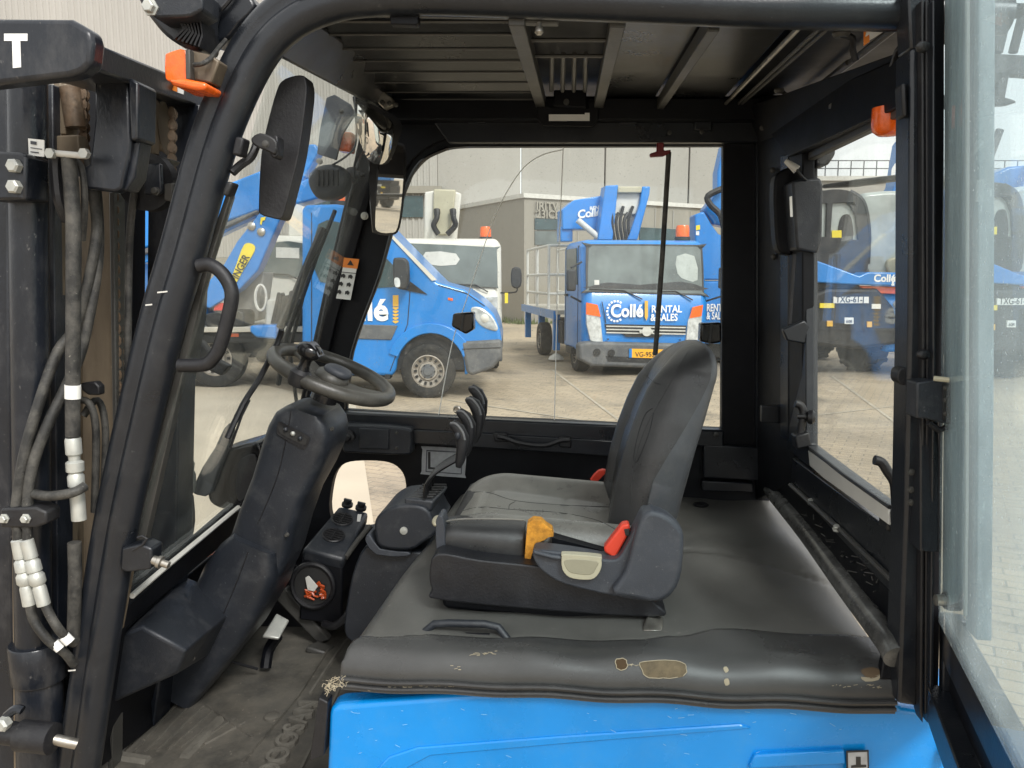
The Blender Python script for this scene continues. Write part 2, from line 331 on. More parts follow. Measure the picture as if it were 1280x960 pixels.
obj('plinth_wall', MB().box((-22.6, 34.5, 1.3), (38.8, 1, 2.58)), m_wall3, r, bev=.02)
for i in range(4):                                        # flat wide cassettes right of the profiled part
    x = -3.2+i*3.6; obj('wall_panel', MB().box((x+1.78, 34.3, 9.5), (3.55, .5, 19)), m_wall2, r, bev=.03)
for i in range(5):
    x = -9.6+i*1.3
    obj('window', MB().box((x, 33.99, 4.75), (1.15, .1, .9)), m_wint, r)
obj('fascia', MB().box((-6.7, 33.9, 5.45), (7.4, .25, .3)), m_wall3, r)
# annex: corner nearest at u=655
r = thing('annex_building', (0.4, 29, 0), 0, 'low beige grey flat-roofed hall annex with dark glazed strip behind the trucks', 'building')
c0 = atY(655, 405, 29); c1 = atY(574, 400, 33.9); c2 = V((13.5, 36.5, 0)); zt = atY(655, 243, 29).z
C0, C1, C2 = V((c0.x, 29, 0)), V((c1.x, 33.9, 0)), c2
g = MB().poly3([[C0, C1, V((C1.x, 40, 0)), V((C2.x, 40, 0)), C2]], V((1, 0, 0)), V((0, 1, 0)), Z3, zt-.12)
obj('wall', g, m_wall3, r)
obj('roof_edge', MB().poly3([[p+V((0, 0, zt-.119)) for p in (C0+V((-.02, -.1, 0)), C1+V((-.1, -.05, 0)), V((C1.x, 40, 0)), V((C2.x, 40, 0)), C2+V((.1, -.1, 0)))]], V((1, 0, 0)), V((0, 1, 0)), Z3, .16), m_alu, r)
ap = P3(C0, C2, C0+Z3); 
if ap.ex.x < 0: ap.ex = -ap.ex
obj('window', MB().plate(ap, [(669, 273), (700, 274), (700, 287), (669, 287)], .1, -.06), m_wint, r)
obj('window', MB().plate(ap, [(669, 289), (700, 289), (700, 306), (669, 306)], .1, -.05), m_win, r)
obj('window', MB().plate(ap, [(800, 284), (870, 288), (870, 305), (800, 303)], .1, -.06), m_wint, r)
for k in range(14):
    p = ap.o+ap.ex*(.5+k*.95); obj('panel_seam', MB().box(p-ap.n*.01+V((0, 0, zt/2-.1)), (.04, .05, zt-.3)), m_wall2, r)
m_faint = M('faded_sign_letters', (.285, .265, .222), .6, var=.05, bump=0)
for s, v in (('JRITV', 262), ('23ICE', 272)):
    text(s, .42, m_faint, r, ap.hit(670, v, -.08), ap.ex, Z3, .02, .02)
r = thing('far_office_building', (28, 62, 0), 0, 'pale far building with rooftop railing seen above the dark cab', 'building')
z1 = atY(1060, 225, 62).z
obj('wall', MB().box((33, 64, z1/2), (22, 4, z1)), m_wall, r, bev=.05)
obj('roof_edge', MB().box((33, 61.9, z1+.1), (22.3, .4, .35)), m_alu, r)
g = MB()
for k in range(23): g.cyl((22.5+k, 62.2, z1+.27), (22.5+k, 62.2, z1+1.5), .045, n=6)
for h in (.9, 1.5): g.cyl((22.5, 62.2, z1+h), (44.5, 62.2, z1+h), .045, n=6)
obj('railing', g, m_bump, r)

g = MB(); rw_ = random.Random(11)
for k in range(500):
    t = rw_.random(); b = C1.lerp(C0, t*2) if t < .5 else C0.lerp(C2, (t-.5)*1.1); b = b+V((rw_.uniform(-.3, .3), -rw_.uniform(.05, .5), 0)); h = rw_.uniform(.06, .28)
    a = rw_.uniform(0, 3.14); dx = V((math.cos(a)*.05, math.sin(a)*.05, 0)); g.add([b-dx, b+dx, b+V((rw_.uniform(-.08, .08), 0, h))], [(0, 1, 2)])
obj('weeds', g, m_weed, kind='stuff', label='low weeds growing along the foot of the annex wall', category='weeds')
# ------------------------------------------------------------ vehicle parts
def wheel(parent, c, ax, R, W, rimr=.58, holes=14):          # tyre with rim as its child; ax points outwards
    c, ax = V(c), V(ax).normalized(); h = W/2
    t = obj('tyre', MB().lathe([(R*rimr, -h), (R*.9, -h), (R*.98, -h*.8), (R, -h*.3), (R, h*.3), (R*.98, h*.8), (R*.9, h), (R*.74, h*1.04), (R*rimr, h*.92), (R*rimr*.97, h*.3), (R*rimr*.97, -h)], c, ax, 40, cap=False), m_tyre, parent)
    rr = R*rimr
    obj('rim', MB().lathe([(rr*1.03, h*.95), (rr*.97, h*.98), (rr*.95, h*.7), (rr*.62, h*.55), (rr*.55, h*.85), (rr*.3, h*.85), (rr*.26, h*1.0), (.001, h*1.0)], c, ax, 36, cap=False), m_rim, t)
    obj('hub_cap', MB().lathe([(rr*.46, h*.84), (rr*.44, h*.90), (rr*.3, h*.92), (rr*.26, h*1.03), (.001, h*1.04)], c, ax, 24, cap=False), m_bump, t)
    q = Z3; x = q.cross(ax).normalized(); y = ax.cross(x); g = MB()
    for k in range(holes):
        a = 2*math.pi*k/holes; e_ = x*math.cos(a)+y*math.sin(a); p = c+e_*rr*.79+ax*h*.72; g.box(p, (rr*.17, rr*.15, .03), (e_, ax.cross(e_), ax))
    for k in range(6):
        a = 2*math.pi*k/6; p = c+(x*math.cos(a)+y*math.sin(a))*rr*.42+ax*h*.86; g.lathe([(rr*.05, -.01), (rr*.045, .02)], p, ax, 6)
    obj('rim_openings', g, m_textb, t)
def beacon(parent, p, r=.09, h=.17, name='beacon'):
    q = obj(name, MB().lathe([(r, .04), (r, h*.8), (r*.85, h), (.002, h)], p, Z3, 20), m_or, parent)
    obj('beacon_base', MB().lathe([(r*1.15, -.02), (r*1.15, .04)], p, Z3, 20), m_dark, q)
def cabfront(parent, P, body, cx, L, edge, wind, side, name='cab'):
    pass

# ---- blue cab van (side on), 10.7 m away
VY = 10.7
r = thing('cab_truck', (-1.6, 11.7, 0), 0, 'blue cab van with white letters and steel wheels standing side on', 'van')
SP = VP(0, VY, 0)
out = [(377, 262), (381, 256), (420, 255), (450, 260), (472, 277), (490, 296), (520, 326), (547, 353), (580, 362), (602, 377), (617, 392), (625, 410), (627, 424),
       (600, 425), (577, 425), (570, 440), (577, 462), (576, 470)]
arch = [(577+0, 462)]+[(538+43*math.cos(a), 462-45*math.sin(a)) for a in [math.radians(x) for x in range(0, 181, 15)]]
outl = [(377, 262), (381, 256), (420, 255), (450, 260), (472, 277), (490, 296), (520, 326), (547, 353), (580, 362), (602, 377), (617, 392), (624, 408), (627, 424), (626, 448), (580, 470)]+arch[1:]+[(490, 470), (440, 469), (377, 464)]
obj('body', MB().plate(SP, outl, 1.95), m_blue2, r, bev=.09, seg=3)
obj('door_window', MB().plate(SP, s2([(398, 280), (440, 284), (470, 310), (503, 345), (503, 358), (400, 352)], 3), .02, -.012), m_wint, r)
obj('quarter_window_trim', MB().plate(SP, [(505, 346), (534, 368), (512, 364), (505, 362)], .02, -.016), m_dark, r)
obj('pillar_trim', MB().plate(SP, [(487, 295), (492, 295), (546, 350), (540, 351)], .02, -.02), m_wht, r)
obj('side_moulding', MB().plate(SP, [(400, 404), (497, 407), (489, 425), (400, 422)], .03, -.02), m_bump, r, bev=.01)
obj('front_bumper', MB().plate(SP, [(576, 427), (627, 424), (627, 447), (617, 460), (590, 470), (583, 466)], 1.95, -.04), m_bump, r, bev=.06, seg=3)
obj('fender_lip', MB().plate(SP, [(538+56*math.cos(a), 462-58*math.sin(a)) for a in [math.radians(x) for x in range(20, 161, 10)]]+[(538+43.5*math.cos(a), 462-45.5*math.sin(a)) for a in [math.radians(x) for x in range(160, 19, -10)]], .04, -.03), m_blue2, r, bev=.01)
obj('mud_flap', MB().plate(SP, [(484, 430), (494, 425), (487, 474), (481, 474)], .25, .01), m_dark, r)
obj('headlight', MB().plate(SP, s2([(588, 386), (600, 384), (614, 394), (622, 408), (620, 414), (606, 410), (596, 402)], 3), .15, -.02), m_lamp, r, bev=.02)
mm = obj('door_mirror', MB().plate(SP, s2([(491, 326), (495, 322), (508, 324), (511, 340), (509, 361), (494, 359), (491, 345)], 3), .14, -.24), m_dark, r, bev=.03)
obj('indicator', MB().plate(SP, s2([(493, 348), (499, 348), (500, 358), (494, 358)], 3), .02, -.26), m_lamp, mm)
obj('door_line', MB().plate(SP, [(512, 364), (513, 364), (510, 405), (488, 464), (487, 464), (509, 405)], .01, -.006), m_dark, r)
obj('door_line', MB().plate(SP, [(389, 266), (390, 266), (390, 460), (389, 460)], .01, -.006), m_dark, r)
obj('wheel_well', MB().plate(SP, arch[1:], 1.8, .06), m_dark, r)
wheel(r, SP.hit(536, 463, .12), (0, -1, 0), .385, .24)
beacon(r, SP.hit(423, 255, .9), .1, .2)
obj('door_handle', MB().plate(SP, s2([(408, 388), (420, 388), (420, 392), (408, 392)], 2), .03, -.03), m_dark, r, bev=.006)
obj('headlight_reflector', MB().lathe([(.07, 0), (.05, -.02), (.001, -.03)], SP.hit(606, 398, -.01), SP.n, 16), m_alu, r)
obj('side_repeater', MB().plate(SP, [(560, 372), (566, 373), (566, 376), (560, 375)], .01, -.01), m_or, r)
obj('bumper_seam', MB().plate(SP, [(578, 436), (626, 434), (626, 435), (578, 437)], .01, -.045), m_textb, r)
obj('bonnet_line', MB().plate(SP, [(548, 356), (583, 366), (606, 382), (606, 383.2), (583, 367.2), (548, 357.2)], .01, -.006), m_dark, r)
obj('sill', MB().plate(SP, [(380, 462), (484, 466), (484, 472), (380, 468)], 1.7, .05), m_dark, r)
text('Collé', .42, m_text, r, SP.hit(401, 400, -.012), (1, 0, 0), Z3, .004, .03, sx=1.02)
g = MB().plate(SP, [(491, 369), (498, 369), (498, 383), (491, 383)], .01, -.012)
for k in range(5):
    v = 384+k*4.2; g.plate(SP, [(491, v), (498, v), (498, v+1.6), (494.5, v+3.6), (491, v+1.6)], .01, -.012)
obj('golden_mark', g, m_gold, r)

# ---- front-facing cab trucks
def cab_truck(root, P, L, R_, T, B, depth, body, mirrors=True):
    """P: front plane, pixel edges of the cab front; returns nothing. Cab built as one lofted shell."""
    g = MB(); secs = []
    W0, W1 = P.hit(L, B), P.hit(R_, B)
    zt, zb = P.hit((L+R_)/2, T).z, P.hit((L+R_)/2, B).z
    x0, x1 = (W0-P.o).dot(P.ex), (W1-P.o).dot(P.ex); h = zt-zb
    prof = [(0, 0), (-.03, .25*h), (0, .52*h), (.06, .56*h), (.22, .97*h), (.34, h), (depth-.1, h), (depth, h-.1), (depth, 0)]
    for x, ins, dn in ((x0, .10, .10), (x0+.10, 0, 0), (x1-.10, 0, 0), (x1, .10, .10)):
        secs.append([P.at(x, zb+min(z, h-dn) if z > .5*h else zb+z, y+(ins if y < .4 else -ins)) for y, z in prof])
    # insets pull the corner sections in: a rounded cab
    return g.loft(secs), (x0, x1, zb, zt, h)
# blue truck
TY = 13.2; TP = VP(atY(732, 470, TY).x, TY, 8)
r = thing('platform_truck', (2.3, 14.5, 0), math.radians(8), 'blue aerial platform truck facing us with orange number plate', 'truck')
g, (x0, x1, zb, zt, h) = cab_truck(r, TP, 728, 884, 299, 440, 1.65, m_blue2)
obj('cab', g, m_blue2, r, bev=.05, seg=3)
W = lambda pts, off, t=.03, sm=0: MB().plate(TP, s2(pts, sm) if sm else list(pts), t, off)
P2 = P3(TP.at(x0, zb+.56*h, .05), TP.at(x1, zb+.56*h, .05), TP.at(x0, zb+.97*h, .21))
obj('windscreen', MB().plate(P2, s2([(736, 310), (740, 307), (872, 308), (876, 312), (878, 364), (874, 367), (738, 363), (735, 360)], 2), .02, -.035), m_win, r)
obj('windscreen_seal', MB().plate(P2, [s2([(733, 308), (739, 305), (873, 306), (878, 310), (880, 366), (876, 369), (737, 365), (733, 362)], 2), s2([(736, 310), (740, 307), (872, 308), (876, 312), (878, 364), (874, 367), (738, 363), (735, 360)], 2)[::-1]], .03, -.04), m_dark, r)
obj('wiper', MB().tube([P2.hit(737, 361, -.05), P2.hit(780, 363, -.05), P2.hit(803, 374, -.06)], .012, 6), m_dark, r)
obj('wiper', MB().tube([P2.hit(822, 364, -.05), P2.hit(845, 364, -.05), P2.hit(866, 375, -.06)], .012, 6), m_dark, r)
obj('bumper', W([(724, 430), (735, 427), (868, 430), (882, 432), (884, 455), (870, 462), (740, 458), (724, 450)], -.14, .3), m_bump, r, bev=.05, seg=3)
obj('lower_grille', W([(757, 445), (868, 449), (866, 456), (760, 452)], -.145, .02), m_dark, r)
for q in ((746, 440), (764, 441)): obj('fog_lamp', MB().lathe([(.06, -.03), (.06, .03)], TP.hit(*q, -.14), TP.n, 16), m_dark, r)
obj('grille', W([(756, 405), (858, 407), (857, 417), (828, 418), (824, 422), (783, 421), (778, 417), (759, 415)], -.05, .05), m_dark, r)
for k in range(3): obj('grille_bar', W([(758, 407+k*4), (857, 409+k*4), (857, 410.4+k*4), (758, 408.4+k*4)], -.06, .02), m_alu, r)
obj('emblem', MB().lathe([(.062, 0), (.085, -.01), (.085, -.03), (.062, -.03)], TP.hit(808, 414, -.05), TP.n, 24), m_alu, r)
obj('emblem_bar', W([(799.5, 413), (816.5, 413), (816.5, 416), (799.5, 416)], -.085, .01), m_alu, r)
for pts, am in (([(733, 379), (746, 381), (751, 400), (754, 430), (738, 426), (733, 405)], [(733, 378), (747, 381), (751, 396), (733, 393)]),
                ([(878, 382), (866, 384), (860, 402), (857, 431), (871, 430), (877, 408)], [(879, 381), (866, 384), (862, 398), (877, 395)])):
    obj('headlight', W(pts, -.055, .08), m_lamp, r, bev=.01); obj('indicator', W(am, -.07, .03), m_or, r)
obj('side_window', MB().hexa([TP.at(x0-.02, zb+.60*h, .42), TP.at(x0-.02, zb+.60*h, 1.3), TP.at(x0-.02, zb+.93*h, 1.3), TP.at(x0-.02, zb+.93*h, .5)]+[TP.at(x0+.02, zb+.60*h, .42), TP.at(x0+.02, zb+.60*h, 1.3), TP.at(x0+.02, zb+.93*h, 1.3), TP.at(x0+.02, zb+.93*h, .5)]), m_wint, r)
m_ = obj('door_mirror', MB().box(TP.at(x0-.22, zb+.64*h, -.05), (.16, .08, .36), (TP.ex, TP.n, Z3)), m_dark, r, bev=.03)
obj('mirror_arm', MB().tube([TP.at(x0-.22, zb+.5*h, -.05), TP.at(x0, zb+.45*h, .15)], .018, 6), m_dark, m_)
obj('mirror_arm', MB().tube([TP.at(x0-.22, zb+.75*h, -.05), TP.at(x0, zb+.8*h, .15)], .018, 6), m_dark, m_)
m_ = obj('door_mirror', MB().box(TP.at(x1+.22, zb+.66*h, -.05), (.16, .08, .36), (TP.ex, TP.n, Z3)), m_dark, r, bev=.03)
obj('mirror_arm', MB().tube([TP.at(x1+.22, zb+.5*h, -.05), TP.at(x1, zb+.45*h, .15)], .018, 6), m_dark, m_)
obj('chassis', MB().box(TP.at((x0+x1)/2, .62, 2.9), (.9, 5.2, .25), (TP.ex, TP.n, Z3)), m_dark, r)
obj('underbody', MB().box(TP.at((x0+x1)/2, .5, .8), (1.5, 1.3, .35), (TP.ex, TP.n, Z3)), m_dark, r)
for (x, y) in ((x0+.14, .75), (x1-.14, .75), (x0+.05, 3.9), (x1-.14, 3.9)):
    wheel(r, TP.at(x, .36, y), TP.ex*(-1 if x < 1 else 1), .36, .24)
obj('number_plate', W([(790, 436), (830, 437), (830, 448), (790, 447)], -.16, .02), m_plate, r)
obj('plate_band', W([(786.5, 436), (790, 436), (790, 447), (786.5, 447)], -.16, .02), m_blue2, r)
text('VG-955-L', .115, m_textb, r, TP.hit(794, 446, -.162), TP.ex, Z3, .002, .01, sx=.95)
text('Collé', .30, m_text, r, TP.hit(763, 396, -.062)+TP.ex*.0, TP.ex, Z3, .003, .03, sx=.88)
g = MB()
for k in range(13):
    a = math.radians(60+k*20); c = TP.hit(770, 389, -.06); p = c+TP.ex*(.155*math.cos(a))+Z3*(.17*math.sin(a)); g.box(p, (.035, .01, .035), (TP.ex*math.cos(a)+Z3*math.sin(a), TP.n, Z3*math.cos(a)-TP.ex*math.sin(a)))
obj('logo_gear', g, m_text, r)
obj('golden_mark', W([(806, 376), (810, 376), (810, 396), (808, 401), (806, 396)], -.065, .01), m_gold, r)
text('RENTAL', .17, m_text, r, TP.hit(814, 390.5, -.062), TP.ex, Z3, .003, .02, sx=.88)
text('& SALES', .17, m_text, r, TP.hit(813, 401, -.062), TP.ex, Z3, .003, .02, sx=.82)
beacon(r, TP.hit(853, 299, .55), .12, .24)
sx_ = lambda y0, y1, z0, z1: MB().hexa([TP.at(x0-.006, z0, y0), TP.at(x0-.006, z0, y1), TP.at(x0-.006, z1, y1), TP.at(x0-.006, z1, y0), TP.at(x0+.02, z0, y0), TP.at(x0+.02, z0, y1), TP.at(x0+.02, z1, y1), TP.at(x0+.02, z1, y0)])
for y in (.38, 1.42): obj('door_line', sx_(y, y+.015, zb+.1, zb+.95*h), m_dark, r)
obj('door_handle', MB().box(TP.at(x0-.02, zb+.5*h, 1.28), (.04, .14, .04), (TP.ex, TP.n, Z3)), m_dark, r)
obj('cab_step', MB().box(TP.at(x0+.05, zb-.02, .9), (.2, .5, .12), (TP.ex, TP.n, Z3)), m_dark, r)
obj('bonnet_line', W([(752, 377), (753, 377), (758, 404), (757, 404)], -.055, .01), m_dark, r)
obj('bumper_line', W([(737, 432), (868, 435), (868, 436.2), (737, 433.2)], -.045, .01), m_textb, r)
for q in ((760, 424), (850, 425)): obj('washer_jet', MB().ell(TP.hit(*q, -.05), .02, .02, .012, n=8, m=6), m_dark, r)
obj('windscreen_light_patch', MB().plate(P2, s2([(846, 320), (868, 320), (872, 350), (858, 350), (847, 342)], 2), .005, -.040), m_winl, r)  # pale plate on the windscreen, coloured as daylight through the cab's rear window
obj('dashboard', MB().plate(P2, s2([(738, 358), (760, 353), (800, 356), (850, 352), (876, 358), (876, 363), (738, 360)], 2), .004, -.039), m_dark, r)
obj('screen_sticker', MB().plate(P2, [(743, 350), (749, 350), (749, 356), (743, 356)], .005, -.042), m_alu, r)
# boom and basket behind the cab
BP = VP(TP.at(0, 0, 1.9).x, TP.at(0, 0, 1.9).y, 8)
def B_(pts, off, t, mat, nm, bev=.02): return obj(nm, MB().plate(BP, pts, t, off), mat, r, bev=bev)
B_([(703, 262), (718, 250), (762, 243), (764, 282), (745, 287), (703, 287)], .3, .5, m_blue2, 'boom')
B_([(701, 283), (716, 283), (716, 302), (701, 302)], .35, .4, m_blue2, 'turret')
B_([(757, 232), (773, 231), (766, 300), (747, 300)], 0, .35, m_blue2, 'jib_side')
B_([(803, 233), (813, 233), (812, 243), (797, 300), (784, 300), (800, 255)], 0, .35, m_blue2, 'jib_side')
B_([(773, 233), (803, 233), (802, 241), (772, 241)], -.02, .5, m_beige, 'jib_cap')
B_([(771, 241), (802, 241), (798, 268), (768, 268)], .1, .3, m_alu, 'jib_panel')
obj('hydraulic_cylinder', MB().cyl(BP.hit(722, 275, .1), BP.hit(752, 300, .1), .06), m_alu, r)
g = MB()
for k in range(5): g.tube(spl([BP.hit(767+k*6, 258+(k % 2)*8, .05), BP.hit(765+k*5, 278, .02), BP.hit(768+k*5, 300, .05)], 4), .035, 6)
obj('hose_bundle', g, m_dark, r)
text('Collé', .22, m_text, r, BP.hit(722, 273, .28), (BP.ex+Z3*.14), Z3, .003, .03)
text('RENTAL', .1, m_text, r, BP.hit(737, 263, .28), (BP.ex+Z3*.14), Z3, .003, .03)
text('& SALES', .1, m_text, r, BP.hit(737, 271, .28), (BP.ex+Z3*.14), Z3, .003, .03)
obj('platform_deck', MB().box(TP.at(.95, 1.0, 4.3), (2.1, 4.2, .08), (TP.ex, TP.n, Z3)), m_platform, r)
obj('deck_edge', MB().box(TP.at(-.11, .95, 4.3), (.06, 4.2, .16), (TP.ex, TP.n, Z3)), m_blue2, r)
for y in (2.5, 4.2, 6.1): obj('outrigger', MB().box(TP.at(-.02, .6, y), (.14, .14, .75), (TP.ex, TP.n, Z3)), m_blue2, r, bev=.01)
obj('outrigger_foot', MB().lathe([(.16, 0), (.14, .05), (.04, .12)], TP.at(-.02, .04, 2.5), Z3, 16), m_alu, r)
obj('tool_box', MB().box(TP.at(.25, .62, 2.3), (.5, .6, .45), (TP.ex, TP.n, Z3)), m_dark, r)
for x in (-.05, .7):
    g = MB()
    for y in (3.2, 4.6, 6.0): g.cyl(TP.at(x, 1.04, y), TP.at(x, 2.35, y), .03, n=8)
    for z in (1.35, 1.75, 2.35): g.cyl(TP.at(x, z, 3.2), TP.at(x, z, 6.0), .03, n=8)
    obj('guard_rail', g, m_alu, r)
g = MB()
for z in (1.35, 1.75, 2.35): g.cyl(TP.at(-.05, z, 3.2), TP.at(.7, z, 3.2), .03, n=8)
obj('guard_rail', g, m_alu, r)
# white truck behind the van
WT = VP(atY(490, 470, 13.6).x, 13.6, 4)
r = thing('white_truck', (-1.0, 15, 0), math.radians(4), 'white cab truck with raised white boom, behind the blue van', 'truck')
g, (x0, x1, zb, zt, h) = cab_truck(r, WT, 486, 628, 297, 445, 1.7, m_wht)
obj('cab', g, m_wht, r, bev=.05, seg=3)
P2 = P3(WT.at(x0, zb+.56*h, .05), WT.at(x1, zb+.56*h, .05), WT.at(x0, zb+.97*h, .21))
obj('windscreen', MB().plate(P2, s2([(506, 307), (510, 304), (617, 309), (621, 312), (622, 356), (617, 359), (560, 356), (500, 350)], 2), .02, -.035), m_win, r)
obj('sun_visor_sticker', MB().plate(P2, s2([(532, 315), (570, 317), (570, 331), (532, 330)], 2), .01, -.042), m_alu, r)
obj('wiper', MB().tube([P2.hit(560, 355, -.05), P2.hit(595, 356, -.05), P2.hit(610, 365, -.06)], .013, 6), m_dark, r)
obj('headlight', MB().plate(WT, [(604, 372), (622, 370), (622, 392), (608, 388)], .06, -.05), m_lamp, r, bev=.01)
obj('bumper', MB().plate(WT, [(486, 432), (628, 432), (628, 452), (486, 452)], .3, -.1), m_bump, r, bev=.03)
m_ = obj('door_mirror', MB().plate(WT, s2([(640, 336), (651, 336), (651, 358), (640, 358)], 3), .1, -.1), m_dark, r, bev=.02)
obj('mirror_arm', MB().tube(spl([WT.hit(646, 358, -.05), WT.hit(645, 365, -.05), WT.hit(626, 366, .1)], 3), .015, 6), m_dark, m_)
obj('marker_tag', MB().plate(WT, [(631, 366), (635, 366), (635, 379), (631, 379)], .02, -.06), m_yel, r)
beacon(r, WT.hit(607, 299, .5), .1, .22)
obj('boom_mast', MB().plate(WT, [(531, 240), (543, 238), (566, 238), (577, 242), (571, 300), (530, 300)], .45, .7), m_wht, r, bev=.03)
obj('boom_cover', MB().plate(WT, [(542, 236), (570, 237), (566, 276), (560, 294), (546, 294), (541, 274)], .1, .62), m_beige, r, bev=.03)
g = MB(); g.tube(spl([WT.hit(546, 262, .55), WT.hit(546, 272, .5), WT.hit(542, 282, .5), WT.hit(548, 293, .52)], 4), [.06]*3+[.05]*10, 8)
g.tube(spl([WT.hit(566, 262, .55), WT.hit(567, 272, .5), WT.hit(569, 282, .5), WT.hit(559, 293, .52)], 4), [.06]*3+[.05]*10, 8)
obj('hose_loop', g, m_dark, r)
for x in (x0+.15, x1-.15): wheel(r, WT.at(x, .36, .75), WT.ex*(-1 if x < 1 else 1), .36, .24)
obj('chassis', MB().box(WT.at((x0+x1)/2, .6, 2.6), (.9, 4.6, .25), (WT.ex, WT.n, Z3)), m_dark, r)
for x in (x0+.15, x1-.15): wheel(r, WT.at(x, .36, 4.2), WT.ex*(-1 if x < 1 else 1), .36, .24)

# ---- blue boom crane right of the platform truck
r = thing('boom_crane', (4.3, 15.5, 0), 0, 'blue boom crane standing close to the right of the platform truck', 'crane')
K = VP(0, 15.0, 0)
obj('arm_bracket', MB().plate(K, [(869, 268), (880, 264), (889, 280), (898, 292), (915, 302), (960, 302), (960, 350), (869, 350)], .5, 0), m_blue2, r, bev=.03)
obj('boom', MB().plate(K, [(905, 180), (940, 180), (940, 290), (892, 280), (880, 262), (889, 250), (897, 238), (897, 215)], .4, .08), m_blue2, r, bev=.03)
obj('body', MB().plate(K, [(869, 351), (960, 351), (960, 430), (882, 430), (878, 380), (869, 368)], 2.2, .02), m_blue2, r, bev=.04)
obj('hose_bundle', MB().tube(spl([K.hit(905, 235, -.05), K.hit(885, 245, -.05), K.hit(888, 256, -.05), K.hit(900, 268, -.05), K.hit(905, 285, -.05)], 4), .06, 8), m_dark, r)
obj('warning_label', MB().plate(K, [(870, 282), (875, 281), (875, 287), (870, 288)], .01, -.012), m_yel, r)
obj('warning_label', MB().plate(K, [(870, 289), (874, 289), (874, 294), (870, 294)], .01, -.012), m_white, r)
text('RENTAL', .2, m_text, r, K.hit(883, 389, 0), (1, 0, 0), Z3, .003, .02, sx=.6)
text('& SALES', .2, m_text, r, K.hit(883, 399, 0), (1, 0, 0), Z3, .003, .02, sx=.55)
obj('chassis', MB().plate(K, [(880, 430), (960, 430), (960, 446), (880, 446)], 3.5, .2), m_dark, r)
for y in (.9, 3.2): wheel(r, K.hit(896, 443, y) if y < 1 else V((4.35, 18.2, .42)), (0, -1, 0), .42, .3)

